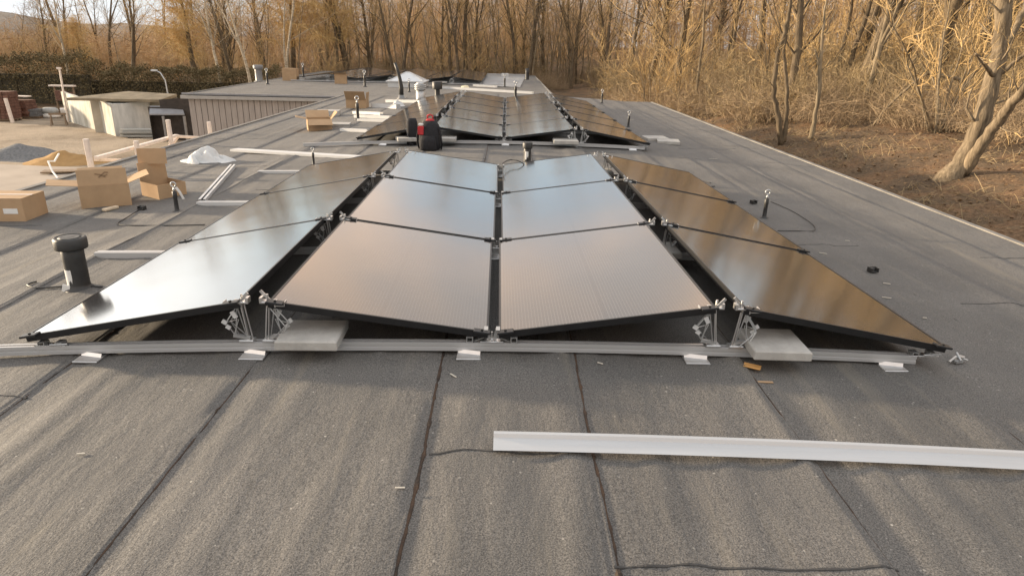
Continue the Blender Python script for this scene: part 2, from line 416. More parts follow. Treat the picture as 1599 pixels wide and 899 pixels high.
def far_h(x, y): return LOW+.006*fbm(x, y, 2, .5, 3)
def atf(px, py, z=0.): return atz(px, py, LOW+z)
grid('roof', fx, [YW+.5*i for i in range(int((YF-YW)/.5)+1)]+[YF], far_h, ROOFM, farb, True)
# edge flashing and walls
def edge(g, pts, w=.06, h=.07):
    for a, b in zip(pts[:-1], pts[1:]): g.beam(a, b, w, h)
def chain(x0, y0, x1, y1, n, dz, low=False): return [(x0+(x1-x0)*i/n, y0+(y1-y0)*i/n, dz+(LOW if low else crown(x0+(x1-x0)*i/n))) for i in range(n+1)]
TRIM = mat('edge_trim', (.16, .15, .135), .7, 0, .3, 3)
g = Geo(); edge(g, chain(XR+.02, YB, XR+.02, YM+.02, 1, -.02)); edge(g, chain(XL-.02, YB, XL-.02, YM+.02, 1, -.03), .07, .1); edge(g, chain(XL+.05, YM+.03, XR-.05, YM+.03, 12, -.03)); g.obj('edge_flashing', TRIM, bld)
g = Geo(); edge(g, chain(XF+.03, YW, XF+.03, YF, 1, -.02, 1), .07, .09); edge(g, chain(XW-.03, YW, xw(YF)-.03, YF, 1, -.02, 1), .07, .09); edge(g, chain(xw(YF)-.03, YF+.05, XF+.05, YF+.05, 1, -.02, 1), .07, .09); g.obj('edge_flashing', TRIM, farb)
g = Geo(); edge(g, chain(XW-.2, YW-.06, XF+.02, YW-.06, 1, .0, 1), .10, .07); g.obj('edge_flashing', SHEDG, farb)
g = Geo(); edge(g, chain(XW-.24, YW-.09, XF, YW-.09, 1, -.13, 1), .16, .13); g.obj('fascia', mat('fascia_grey', (.30, .285, .265), .7, 0, .1, 4), farb)
g = Geo(); g.box(((XW+XF)/2, YW+.12, -1.9), (XF-XW-.06, .10, 2.5)); k = XW
while k < XL+1.5: g.box((k+.11, YW+.03, -1.87), (.222, .05, 2.45)); k += .245
g.obj('siding', SIDING, farb)
g = Geo()
g.beam((XW+.08, YW+.3, -1.9), (xw(YF)+.08, YF-.1, -1.9), .12, 2.5); g.box((XF-.08, (YW+YF)/2+.1, -1.9), (.12, YF-YW-.4, 2.5)); g.box(((XW+XF)/2-.8, YF-.1, -1.9), (XF-XW+1., .12, 2.5)); g.obj('wall', WALLM, farb)
g = Geo()
g.box((XL+.06, (YB+YM)/2, -1.66), (.12, YM-YB-.2, 2.75)); g.box((XR-.06, (YB+YM)/2, -1.66), (.12, YM-YB-.2, 2.75)); g.box(((XL+XR)/2, YM-.1, -1.66), (XR-XL-.3, .12, 2.7)); g.box(((XL+XR)/2, YB+.1, -1.66), (XR-XL-.3, .12, 2.7))
g.obj('wall', WALLM, bld)
# lap seams of the felt
def seam_strip(name, pts, w, h, m):
    g = Geo(); k = len(pts); n0 = 0
    for i, p in enumerate(pts):
        t = (V(pts[min(i+1, k-1)])-V(pts[max(i-1, 0)])).normalized(); n = V((-t.y, t.x, 0))
        q = .6+.9*abs(fbm(p[0]*9, p[1]*11, 4, 1, 4)); q *= 1 if p[1] < 4 else .75
        zz = roof_h(p[0], p[1])
        for (o, dz) in ((-.5, -.004), (-.32, h*.8*q), (.1, h*q), (.5, -.004)):
            c = V((p[0], p[1], zz))+n*(o*w*q)+V((0, 0, dz)); g.v.append(tuple(c))
    for i in range(k-1):
        for j in range(3):
            a = 4*i+j; g.f.append((a, a+1, a+5, a+4)); g.m.append(0)
    g.obj(name, m, bld)
for i, s in enumerate(SEAMX):
    y = .8; pts = []
    while y < YM-.05: pts.append((seam_wob(i, s, y)+.006+.004*fbm(y*6, i, 5), y)); y += .03 if y < 5 else .12
    seam_strip('seam', pts, .026 if i in (5, 6) else .013, .006 if i in (5, 6) else .003, SEAM if 3 <= i <= 8 else SEAMD)
for pl in ([(670, 708), (730, 705), (820, 708), (912, 711)], [(958, 885), (1060, 886), (1180, 889), (1402, 891)], [(-60, 619), (0, 619), (42, 621)],
           [(1245, 383), (1340, 384)], [(1530, 403), (1640, 403)], [(1500, 475), (1650, 477)], [(0, 353), (66, 353)], [(400, 297), (470, 296)], [(285, 261), (345, 261), (430, 261)],
           [(300, 231), (372, 230)], [(335, 218), (420, 217)], [(1190, 254), (1285, 262)], [(1130, 228), (1205, 235)], [(1060, 232), (1148, 233)], [(1060, 248), (1095, 249)], [(1020, 182), (1085, 185)], [(1085, 203), (1130, 206)],
           [(690, 246), (760, 249)], [(820, 243), (905, 247)], [(430, 172), (520, 175)], [(560, 163), (640, 165)], [(900, 237), (960, 239)]):
    P = [at(*p) for p in pl]; pts = []
    for a, b in zip(P[:-1], P[1:]):
        n = max(2, int((b-a).length/.03))
        for t in range(n): c = a.lerp(b, t/n); pts.append((c.x, c.y+.01*fbm(c.x*4, c.y*4, 2)))
    pts.append((P[-1].x, P[-1].y)); seam_strip('seam', pts, .018, .005, SEAMD)

# ------------------------------------------------------------------ solar arrays
def solar_mesh(W, L, T=.035):
    f = Geo(); b = .011
    f.box((-W/2+b/2, 0, -T/2), (b, L, T)); f.box((W/2-b/2, 0, -T/2), (b, L, T))
    f.box((0, -L/2+b/2, -T/2), (W-2*b, b, T)); f.box((0, L/2-b/2, -T/2), (W-2*b, b, T))
    f.box((0, 0, -T+.004), (W-2*b, L-2*b, .003))
    gl = Geo(); gl.box((0, 0, -.006), (W-2*b, L-2*b, .007))
    c = Geo()
    return f.mesh('frame', BLACK), gl.mesh('glass', GLASS)
def clamp_mesh():
    g = Geo(); g.box((0, 0, .003), (.085, .045, .012), None, .003); g.tube([(0, 0, .006), (0, 0, .016)], .007, 8); return g.mesh('clamp', BLACK)
CLAMP = clamp_mesh()
ORD = ['front', 'second', 'third', 'fourth', 'fifth', 'sixth', 'seventh', 'eighth', 'ninth', 'tenth']

def channel_mesh():       # mounting rail section, swept along +x, length 1 (scaled in geometry below)
    pass
def rail(px, y, name_label, z0=.022, n=28, h=.048, w=.042, group=None, feet=(), skew=0., lit=None):
    x0, x1 = px; g = Geo()
    prof = [(-w/2, 0), (-w/2, h*.36), (-w/2+.005, h*.42), (-w/2+.005, h*.56), (-w/2, h*.62), (-w/2, h), (-.009, h), (-.009, h*.55), (.009, h*.55), (.009, h), (w/2, h), (w/2, 0)]
    for i in range(n+1):
        x = x0+(x1-x0)*i/n
        for (py, pz) in prof: g.v.append((x, y+skew*x+py, crown(x)+z0+pz))
    m = len(prof)
    for i in range(n):
        for j in range(m): a = i*m+j; b = i*m+(j+1) % m; g.f.append((a, a+m, b+m, b)); g.m.append(0)
    g.f.append(tuple(range(m))); g.m.append(0); g.f.append(tuple(n*m+j for j in reversed(range(m)))); g.m.append(0)
    o = g.obj('mounting_rail', ALUP); tag(o, name_label, 'rail', group)
    for fx in feet:
        q = Geo(); a = crown(fx); yy = y+skew*fx
        q.box((fx, yy-.012, a+.008), (.125, .17, .010), None, .002)                       # plate on the felt
        q.beam((fx+.002, yy-w/2-.005, a+.030), (fx, yy-w/2-.014, a+.012), .118, .004)
        q.box((fx+.0, yy+w/2+.006, a+.04), (.10, .006, .055))
        q.obj('foot_plate', ALU, o)
    return o

def support_meshes():
    # folding ridge support, built for a panel rising towards +x; origin on the rail, ridge at z=.24
    p = Geo(); p.beam((.016, 0, .0), (-.008, 0, .215), .020, .005, (1, 0, 0)); p.beam((.030, .012, .0), (.004, .012, .20), .006, .006, (1, 0, 0))
    p.box((.005, 0, .008), (.075, .05, .016), None, .003)
    z = Geo(); pts = [(-.03, 0, .195), (-.095, -.004, .105), (-.06, 0, .04), (.012, 0, .02)]
    z.tube(pts, .0038, 5); z.tube([(-.03, 0, .195), (-.052, 0, .04)], .0034, 5); z.tube([(-.095, 0, .105), (-.028, 0, .125), (-.06, 0, .04)], .0034, 5)
    z.tube([(-.03, 0, .195), (.004, 0, .03)], .0034, 5); z.tube([(-.02, .03, .195), (-.085, .03, .10), (-.05, .03, .03)], .0034, 5); z.tube([(-.085, .03, .10), (-.01, .03, .02)], .003, 5)
    z.beam((-.062, -.004, .036), (.022, -.004, .022), .02, .016)
    c = Geo(); c.box((-.005, 0, .222), (.062, .045, .01), None, .002); c.beam((-.012, -.014, .215), (.038, -.014, .275), .014, .006, (0, 1, 0)); c.box((-.04, 0, .212), (.006, .04, .03)); c.box((-.065, 0, .205), (.05, .04, .004)); c.box((-.088, 0, .215), (.004, .04, .022))
    c.box((.03, 0, .232), (.014, .04, .03)); c.tube([(.0, 0, .215), (.0, 0, .262)], .006, 8)
    t = Geo(); t.box((-.098, -.012, .112), (.026, .008, .022), Matrix.Rotation(.6, 3, 'Y')); t.box((-.082, -.012, .084), (.024, .008, .02), Matrix.Rotation(.6, 3, 'Y')); t.box((-.044, -.014, .155), (.022, .008, .04), Matrix.Rotation(-.5, 3, 'Y'))
    return p.mesh('post', ALU), z.mesh('brace', GALV), c.mesh('head_clamp', ALU), t.mesh('tab', WHITEM)
SUP = support_meshes()
def ridge_support(x, y, flip, label, group, full=True):
    o = thing('ridge_support', label, 'panel support', (x, y, crown(x)+.068), math.pi if flip else 0, group)
    for n, me in zip(('post', 'brace', 'head_clamp', 'tab'), SUP):
        if full or n != 'tab': link(n, me, o)
    return o
def valley_meshes():
    b = Geo(); b.box((0, 0, .006), (.12, .045, .01), None, .002); b.lathe([(.016, .01), (.016, .02), (.008, .024)], (0, -.004, 0), 10)
    b.tube([(0, -.004, .02), (0, -.004, .06)], .005, 6)
    k = Geo()
    for s in (-1, 1):
        k.beam((s*.012, 0, .01), (s*.028, 0, .075), .02, .004, (0, 1, 0)); k.box((s*.031, 0, .076), (.02, .05, .005)); k.box((s*.032, 0, .05), (.004, .04, .04))
        for a, c in (((-.0, .0), (.03, .0)), ((.0, .026), (.03, .026))): k.box((s*.115+.0, 0, a[1]+.008), (.03, .05, .004))
        k.box((s*.13, 0, .022), (.004, .05, .032)); k.box((s*.10, 0, .022), (.004, .05, .032)); k.beam((s*.04, 0, .03), (s*.088, 0, .012), .03, .003)
    return b.mesh('base_plate', ALU), k.mesh('cradle', GALV)
VAL = valley_meshes()
def edge_meshes():
    b = Geo(); b.box((0, 0, .004), (.16, .045, .006), None, .002)
    k = Geo()
    for a in (-.06, -.03, .03, .06): k.box((a, 0, .014), (.004, .045, .016))
    k.box((-.045, 0, .023), (.034, .045, .003)); k.box((.045, 0, .023), (.034, .045, .003)); k.tube([(.0, -.02, .01), (.09, -.02, .016)], .005, 6)
    return b.mesh('base_plate', ALU), k.mesh('cradle', GALV)
EDG = edge_meshes()
def valley_bracket(x, y, label, group, half=False):
    o = thing('valley_bracket', label, 'panel bracket', (x, y, crown(x)+.066), 0, group)
    for n, me in zip(('base_plate', 'cradle'), EDG if half else VAL): link(n, me, o)

def slab(loc, rz, label, size=(.40, .36, .055), group='concrete ballast slabs'):
    g = Geo(); rs = random.Random(int(loc[0]*100)); x, y, z = size
    g.box((0, 0, z/2), size, None, .006)
    o = g.obj('ballast_slab', CONC, None, False, loc, rz); return tag(o, label, 'concrete slab', group)

def array(tagname, cols, D0, rows, L, xv, W, zl, zh, gv, gr, skew, grp, colname, feet0=(), rail0=None, full=True, clamps=True):
    """cols = list of 'up'/'down' ; columns laid from the left; returns edge xs"""
    T = math.atan((zh-zl)/W); PW = math.hypot(W, zh-zl)-.004
    fm, gm = solar_mesh(PW, L-(.02 if full else .07))
    n = len(cols); xs = []; 
    x = 0; E = []
    for i, c in enumerate(cols):
        E.append((x, x+W)); x += W+(gr if c == 'up' else gv)
    tot = E[-1][1]; 
    off = xv-tot/2
    E = [(a+off, b+off) for a, b in E]
    for i, c in enumerate(cols):
        xa, xb = E[i]
        za, zb = (zl, zh) if c == 'up' else (zh, zl)
        za += crown(xa); zb += crown(xb)
        ang = math.atan2(zb-za, xb-xa)
        for r in range(rows):
            cx, cz = (xa+xb)/2, (za+zb)/2; cy = D0+(r+.5)*L+skew*cx
            which = ORD[r] if r < rows-1 or rows == 1 else 'rearmost'
            o = thing('solar_panel', f'black panel of the {tagname}, {which} row, {colname[i]}', 'solar panel', (cx, cy, cz), 0, grp)
            o.rotation_euler = (0, -ang, math.atan(skew))
            link('frame', fm, o); link('glass', gm, o)
            if clamps:
                for sx in (-1, 1):
                    cl = link('clamp', CLAMP, o, (sx*(PW/2-.035), -L/2+.0, .0)); cl.rotation_euler = (0, 0, 0)
    x0, x1 = E[0][0]+.08, E[-1][1]-.03
    for r in range(rows+1):
        y = D0+r*L+(.03 if r == 0 else 0)+(.0 if r < rows else -.12)
        wh = 'front' if r == 0 else ('rear' if r == rows else ORD[r])
        a, b = (rail0 if r == 0 and rail0 else (x0, x1))
        rail((a, b), y, f'long silver aluminium rail across the roof under the {tagname}, {wh} one', feet=feet0 if r == 0 else (x0+.25, -.05, x1-.3) if full else (), group='mounting rails under the panels', skew=skew)
        for i, c in enumerate(cols):
            if c == 'up':
                nm = 'right hand ridge' if E[i][0] > xv-.2 else ('left hand ridge' if i == 0 or len(cols) == 4 else 'middle ridge')
                ridge_support(E[i][1]+.016, y+skew*E[i][1]+.0, False, f'silver folding support, left leg of {nm}, {wh} rail of the {tagname}', 'ridge supports', full)
                ridge_support(E[i+1][0]+.0, y+skew*E[i][1]+.0, True, f'silver folding support, right leg of {nm}, {wh} rail of the {tagname}', 'ridge supports', full)
            if c == 'down' and i+1 < len(cols):
                valley_bracket((E[i][1]+E[i+1][0])/2, y+skew*E[i][1], f'small silver valley bracket between panels at x{i}, {wh} rail of the {tagname}'.replace(f' at x{i}', ' in the centre valley' if len(cols) == 4 else (' in the left valley' if i < 3 else ' in the right valley')), 'valley brackets')
        for sgn, xx, nm in ((-1, E[0][0]+.13, 'outer left'), (1, E[-1][1]-.11, 'outer right')):
            valley_bracket(xx, y+skew*xx, f'small silver bracket under the {nm} panel edge, {wh} rail of the {tagname}', 'edge brackets', True)
    return E

C4 = ['outer left column sloping down leftwards', 'inner left column sloping to the valley', 'inner right column sloping to the valley', 'outer right column sloping down rightwards']
E1 = array('nearest array', ['up', 'down', 'up', 'down'], 3.137, 3, 1.742, -.052, 1.117, .130, .298, .051, .147, .0102, 'solar panels of the nearest array', C4,
           feet0=(-2.12, -1.28, -.17, 1.02, 2.07), rail0=(-3.6, 2.21))
E2 = array('middle array', ['up', 'down', 'up', 'down'], 11.0, 5, 1.80, -.03, 1.117, .130, .298, .051, .147, .0102, 'solar panels of the middle array', C4,
           feet0=(-2.0, -1.2, 0., 1.12, 2.1), rail0=(-3.3, 2.3))
C6 = ['leftmost column', 'second column from the left', 'third column from the left', 'third column from the right', 'second column from the right', 'rightmost column']
FAR_Z = LOW
fc = atf(606, 128.5, .08)
E3 = array('farthest array', ['up', 'down']*3, 39.4, 10, 1.2, fc.x, 1.68, .23, .44, .05, .10, 0., 'solar panels of the farthest array', C6, full=False, clamps=False, rail0=(fc.x-5.6, fc.x+6.6))
FAR_Z = 0.
# ballast slabs
def slab_at(px, py, rz, label, z=.075, size=(.40, .36, .055)):
    p = at(px, py, z); return slab((p.x, p.y, p.z), rz, label, size)
slab((-.985, 3.165, crown(1)+.072), .02, 'pale concrete slab on the front rail, left of centre of the nearest array', (.31, .285, .052))
slab((1.43, 3.17, crown(1.43)+.072), -.03, 'pale concrete slab on the front rail, right of centre of the nearest array', (.29, .30, .052))
slab((1.18, 4.86, crown(1.2)+.072), 0, 'concrete slab bridging the right ridge gap between first and second panel rows of the nearest array', (.30, .30, .05))
slab((1.16, 8.22, crown(1.2)+.072), 0, 'concrete slab at the far end of the right ridge gap of the nearest array', (.34, .30, .05))
slab((-1.0, 10.97, crown(1)+.072), 0, 'concrete slab on the front rail of the middle array beside the black backpack', (.40, .36, .06))
slab((.98, 10.97, crown(1)+.072), 0, 'concrete slab on the front rail of the middle array, right of its valley', (.40, .36, .06))
slab((-1.62, 10.97, crown(1.6)+.072), .3, 'concrete slab on the front rail of the middle array, left of the black backpack', (.30, .30, .06))
slab_at(1023, 219, .1, 'left one of two pale concrete slabs lying beside the right corner of the middle array', .0, (.42, .40, .06))
slab_at(1043, 224, -.15, 'right one of two pale concrete slabs lying beside the right corner of the middle array', .0, (.40, .40, .06))
p = atf(693, 129, .07); slab((p.x, 39.4, LOW+.072), 0, 'concrete slab on the front rail of the farthest array near its right ridge', (.5, .4, .09))

# ------------------------------------------------------------------ loose aluminium profiles
def profile(a, b, label, w=.07, h=.04, m=None, name='aluminium_profile', lip=True, z=.0):
    a = V(a); b = V(b); g = Geo(); up = V((0, 0, 1)); t = (b-a).normalized(); n = t.cross(up).normalized()
    g.beam(a+up*.004, b+up*.004, w, .006); g.beam(a-n*(w/2-.002)+up*(h/2+.004), b-n*(w/2-.002)+up*(h/2+.004), .004, h)
    g.beam(a+n*(w/2-.002)+up*(h/2+.004), b+n*(w/2-.002)+up*(h/2+.004), .004, h)
    if lip:
        g.beam(a-n*(w/2-.012)+up*(h+.006), b-n*(w/2-.012)+up*(h+.006), .024, .004); g.beam(a+n*(w/2-.012)+up*(h+.006), b+n*(w/2-.012)+up*(h+.006), .024, .004)
    else: g.beam(a+up*(h+.006), b+up*(h+.006), w, .004)
    o = g.obj(name, m or ALUP); return tag(o, label, 'metal profile', 'loose aluminium profiles')
# big one in the foreground: an angle profile showing its broad inner face
def foreground_profile():
    a = at(770, 703, .03); b = at(1604, 732, .03); t = (b-a).normalized(); b = b+t*1.3
    n = V((-t.y, t.x, 0)); up = V((0, 0, 1)); g = Geo()
    sec = [(0, 0), (.003, .001), (.062, .018), (.070, .032), (.084, .035), (.086, .031), (.074, .028), (.066, .014), (.012, -.003)]
    g.mi = 0; k = len(sec); N_ = 40
    for i in range(N_+1):
        P = a+(b-a)*(i/N_); P.z = crown(P.x)+.031-.006*(P.x/3)
        for (u, w) in sec: g.v.append(tuple(P+n*u+up*w))
    for i in range(N_):
        for j in range(k): p = i*k+j; q = i*k+(j+1) % k; g.f.append((p, p+k, q+k, q)); g.m.append(0)
    g.f.append(tuple(range(k))); g.m.append(0); g.f.append(tuple(N_*k+j for j in reversed(range(k)))); g.m.append(0)
    o = g.obj('aluminium_profile', ALUP); tag(o, 'long silver aluminium profile lying alone on the felt in the foreground', 'metal profile', 'loose aluminium profiles')
foreground_profile()
rp = lambda x, y, z=0.: at(x, y, z)
profile(rp(152, 402), rp(300, 402), 'short silver profile poking out left of the outer left panel, second row', .06, .04)
profile(rp(364, 262), rp(316, 318), 'white slanting leg of the L shaped pair of profiles left of the nearest array', .07, .04, WHITEM)
profile(rp(310, 321), rp(395, 321), 'white front leg of the L shaped pair of profiles left of the nearest array', .07, .035, WHITEM)
profile(rp(366, 236), rp(560, 248), 'broad white profile lying behind the outer left panels of the nearest array', .17, .03, WHITEM, lip=False)
profile(rp(404, 271), rp(500, 271), 'thin white profile lying just left of the rearmost outer left panel', .05, .03, WHITEM)
profile(rp(533, 205), rp(575, 207), 'short white profile stub left of the middle array, in front', .08, .05, WHITEM)
profile(rp(553, 178), rp(596, 180), 'topmost of three white profiles stacked left of the middle array', .10, .06, WHITEM)
profile(rp(555, 184), rp(610, 186), 'middle one of three white profiles stacked left of the middle array', .10, .06, WHITEM)
profile(rp(560, 189.5), rp(605, 191), 'nearest of three white profiles stacked left of the middle array', .10, .05, WHITEM)
profile(rp(583, 168), rp(622, 170), 'boxy white profile lying behind the middle array on its left', .14, .10, WHITEM)
profile(rp(604, 160), rp(655, 161), 'white profile lying near the foot of the bent black hose', .12, .07, WHITEM)
profile(atf(690, 138.5), atf(832, 147), 'long white profile running across the roof behind the middle array', .16, .10, WHITEM)
profile(atf(740, 135), atf(775, 137), 'short white profile behind the long one, beside the streaked roof patch', .2, .1, WHITEM)
slab_at(513, 180, .1, 'pale slab lying behind the open cardboard box, upper one', .0, (.55, .4, .12))
slab_at(530, 197, .1, 'pale slab lying right of the open cardboard box', .0, (.45, .4, .06))

# ------------------------------------------------------------------ cardboard boxes
def cbox(loc, rz, w, d, h, flaps, label, tape=True, logo=False, closed=False):
    o = thing('cardboard_box', label, 'cardboard box', loc, rz, 'cardboard boxes on the roof')
    g = Geo(); t = .006
    g.box((0, 0, t/2), (w, d, t)); g.box((0, -d/2+t/2, h/2+t), (w, t, h)); g.box((0, d/2-t/2, h/2+t), (w, t, h))
    g.box((-w/2+t/2, 0, h/2+t), (t, d-2*t, h)); g.box((w/2-t/2, 0, h/2+t), (t, d-2*t, h))
    g.obj('box_body', [CARD], o)
    if closed:
        q = Geo(); q.box((0, -d/4-.001, h+t+.004), (w, d/2-.003, .005)); q.obj('flap', CARD, o); q = Geo(); q.box((0, d/4+.001, h+t+.004), (w, d/2-.003, .005)); q.obj('flap', CARD, o)
        q = Geo(); q.box((0, 0, h+t+.008), (w+.002, .05, .002)); q.box((0, 0, 0), (.001, .001, .001)); q.obj('tape', mat('brown_tape', (.36, .23, .12), .3), o)
    for (side, ln, ang) in flaps:
        q = Geo(); a = ang; z = h+t
        if side == 'f': q.box((0, -ln/2, 0), (w-.004, ln, .005)); M = Matrix.Rotation(-a, 4, 'X'); p = (0, -d/2+.003, z)
        elif side == 'b': q.box((0, ln/2, 0), (w-.004, ln, .005)); M = Matrix.Rotation(a, 4, 'X'); p = (0, d/2-.003, z)
        elif side == 'l': q.box((-ln/2, 0, 0), (ln, d-.014, .005)); M = Matrix.Rotation(a, 4, 'Y'); p = (-w/2+.003, 0, z)
        else: q.box((ln/2, 0, 0), (ln, d-.014, .005)); M = Matrix.Rotation(-a, 4, 'Y'); p = (w/2-.003, 0, z)
        f = q.obj('flap', CARD, o, False, p); f.rotation_euler = M.to_euler()
    if logo:
        q = Geo(); y = -d/2-.0015
        ml = mat('printed_mark', (.20, .125, .07), .9)
        for (x0, z0, x1, z1) in logo: q.beam((x0, y, z0), (x1, y, z1), .012, .002, (0, 1, 0))
        q.obj('printed_mark', ml, o)
    return o
p = at(41, 346); ra = .06; b1 = cbox((p.x-.31*math.cos(ra)-.18*math.sin(ra), p.y-.31*math.sin(ra)+.18*math.cos(ra), p.z), ra, .62, .36, .21, [], 'closed cardboard box at the left edge of the photo with white shipping label', closed=True)
q = Geo(); q.box((.19, -.1815, .10), (.13, .002, .05)); q.obj('shipping_label', TAPE, b1)
p0 = at(130, 327); p1 = at(205, 320); w = (p1-p0).length; a = math.atan2(p1.y-p0.y, p1.x-p0.x)
c = (p0+p1)/2; d = .36; n = V((-math.sin(a), math.cos(a), 0))
b2 = cbox(c+n*d/2, a, w+.02, d, .23, [('l', .27, .12), ('r', .22, .35)], 'large open cardboard box with side flaps spread out like wings and a printed bird mark', )
q = Geo(); q.box((0, .0, .078), (w+.01, .005, .16)); f = q.obj('flap', CARD, b2, False, (0, -d/2+.01, .236)); f.rotation_euler = (R(-14), 0, R(-1)); 
q = Geo(); y = -.006
for (x0, z0, x1, z1) in ((-.06, .115, -.01, .10), (-.01, .10, .03, .075), (.0, .10, .03, .125), (.03, .125, .06, .12), (-.03, .075, .0, .10), (.015, .085, .05, .10)): q.beam((x0, y, z0), (x1, y, z1), .013, .003, (0, 1, 0))
mk = q.obj('printed_mark', mat('printed_mark', (.22, .14, .08), .9), f)
q = Geo(); q.box((0, .13, 0), (w-.01, .26, .005)); ff = q.obj('flap', CARD, b2, False, (0, d/2-.004, .236)); ff.rotation_euler = (R(20), 0, 0)
# box 3 : low box turned on the diagonal with a tall back flap
p0 = at(217, 306); pc = at(249, 312); p1 = at(292, 303); wv = p1-pc; a = math.atan2(wv.y, wv.x); w = wv.length
n = V((-math.sin(a), math.cos(a), 0)); d = .36; ex = V((math.cos(a), math.sin(a), 0))
b3 = cbox(pc+ex*w/2+n*d/2, a, w, d, .15, [('b', .20, 1.5)], 'low open cardboard box with a tall raised back flap behind the eyebolt post')
q = Geo(); q.box((0, 0, .075), (w-.02, .005, .17)); f = q.obj('flap', CARD, b3, False, (.0, d/2-.03, .345)); f.rotation_euler = (R(-6), 0, -a*.8)
p = at(494, 205); b4 = cbox((p.x, p.y+.24, p.z), .35, .46, .40, .22, [('f', .20, -.5), ('l', .22, .2), ('r', .18, .8), ('b', .2, .7)], 'open cardboard box with flaps splayed on the roof left of the middle array')
p = at(556, 170); cbox((p.x, p.y+.22, p.z), .0, .54, .40, .22, [('f', .30, .9), ('l', .2, 1.45), ('r', .2, 1.45)], 'small cardboard box standing behind the stack of white profiles')
p = atf(452, 126.5); cbox((p.x, p.y+.3, LOW), 0, .80, .5, .66, [], 'upright cardboard box at the left corner of the farthest array', closed=True)
p = atf(532, 131); cbox((p.x, p.y+.1, LOW), .1, .62, .4, .5, [('f', .12, .4)], 'cardboard box with lid ajar in front of the farthest array')

# ------------------------------------------------------------------ vents, posts
def vent(loc, r, h, label, capr=None, caph=.06, lean=(0, 0), m=BPLA, sticker=None, name='vent_pipe'):
    o = thing(name, label, 'vent pipe', loc); o.rotation_euler = (lean[0], lean[1], 0)
    g = Geo(); g.lathe([(r*1.5, -.02), (r*1.35, .006), (r*1.06, .02), (r, .04), (r, h*.6), (r*1.01, h)], (0, 0, 0), 24); g.obj('pipe', m, o, True)
    g = Geo(); c = capr or r*1.3
    g.lathe([(c*.98, h-caph-.01), (c, h-caph), (c, h-.012), (c*.93, h-.002), (c*.86, h+.002), (c*.82, h-.004), (c*.3, h+.004)], (0, 0, 0), 24); g.obj('cap', m, o, True)
    if sticker:
        q = Geo(); a0, a1, z0, z1 = sticker; k = 10; rs = random.Random(5)
        for i in range(k+1):
            a = a0+(a1-a0)*i/k; e = .3*(z1-z0)*abs(math.sin(i*1.7)); rr_ = r*1.012
            q.v += [(rr_*math.cos(a), rr_*math.sin(a), z0+e*(1.6 if i > 5 else .4)), (rr_*math.cos(a), rr_*math.sin(a), z1-e*.25)]
        for i in range(k): q.f.append((2*i, 2*i+2, 2*i+3, 2*i+1)); q.m.append(0)
        q.obj('sticker', TAPE, o)
    return o
p = at(112, 455); vp = vent((p.x+.02, p.y+.06, p.z), .067, .36, 'stout black vent pipe with broad cap and torn white sticker left of the nearest array', .098, .065, sticker=(R(-135), R(-85), .03, .155))
q = Geo(); q.box((-.05, -.062, .02), (.05, .012, .05), Matrix.Rotation(.3, 3, 'Y')); q.obj('sticker', TAPE, vp)
p = at(823, 262); vent((p.x, p.y+.05, p.z), .05, .33, 'black vent pipe with white label standing in the centre behind the nearest array', .066, .07, sticker=(R(-130), R(-75), .10, .22))
p = atf(405, 127); vent((p.x, p.y, LOW), .19, .85, 'grey vent pipe with pale hood left of the farthest array', .26, .2, m=GREYP)
p = atf(823, 125); vent((p.x, p.y, LOW), .13, .75, 'thin black vent pipe near the far right corner of the roof', .09, .1)
vent((-2.2, 22.0, crown(2.2)), .08, .48, 'short black vent pipe with flared cap behind the middle array', .16, .22)
p = at(655, 160); o = thing('flue_pipe', 'shiny galvanised flue pipe with ringed cowl left behind the middle array', 'flue pipe', (p.x, p.y+.3, p.z)); o.scale = (.66, .66, .8)
g = Geo(); g.lathe([(.21, 0), (.20, .12), (.20, .42)], n=20); g.obj('pipe', GALV, o, True)
for k in range(3): g = Geo(); g.lathe([(.24, .42+.07*k), (.27, .44+.07*k), (.25, .465+.07*k)], n=20); g.obj('cowl_ring', GALV, o, True)
g = Geo(); g.lathe([(.22, .62), (.12, .68)], n=20); g.obj('cowl_cap', GALV, o, True)
# bent hose
p = at(627, 154.5); o = thing('black_hose', 'tall bent black hose standing up from the roof left of the middle array', 'hose', (p.x, p.y, p.z))
g = Geo(); g.tube([(0, 0, 0), (0, 0, .35), (-.03, 0, .6), (-.09, 0, .85), (-.17, 0, 1.08)], [.075, .07, .055, .05, .045], 10); g.obj('hose_body', BPLA, o, True)
g = Geo(); g.lathe([(.16, 0), (.11, .03), (.085, .12)], n=14); g.obj('collar', GREYP, o, True)

def eyebolt(px, py, label, s=1., ribbon=False, lean=0., loc=None):
    p = at(px, py) if loc is None else V(loc)
    o = thing('eyebolt_post', label, 'anchor post', p, 0, 'lashing eyebolt posts'); o.scale = (s, s, s); o.rotation_euler = (0, lean, .4)
    g = Geo(); g.lathe([(.05, -.012), (.045, .008), (.026, .016), (.021, .03), (.019, .14), (.022, .15), (.022, .205), (.014, .212)], n=14); g.obj('sleeve', BPLA, o, True)
    g = Geo(); g.tube([(0, 0, .20), (0, 0, .25)], .008, 8); g.lathe([(.014, .222), (.014, .232)], n=6); g.torus((0, 0, .275), .024, .0075, (.4, 1, 0)); g.obj('eye_ring', GALV, o, True)
    if ribbon:
        q = Geo(); q.ribbon([(.02, -.01, .25), (.05, -.02, .20), (.075, -.02, .13)], .028, .022); q.obj('ribbon', TAPE, o)
    return o
eyebolt(277, 331, 'eyebolt post with fluttering white ribbon in front of the low box', 1., True, -.0)
eyebolt(1193, 341, 'eyebolt post standing right of the nearest array on bare felt', .98)
eyebolt(981, 199, 'eyebolt post standing right of the middle array', 1.15)
eyebolt(490, 258, 'eyebolt post peeping over the rear left panel of the nearest array', .8)
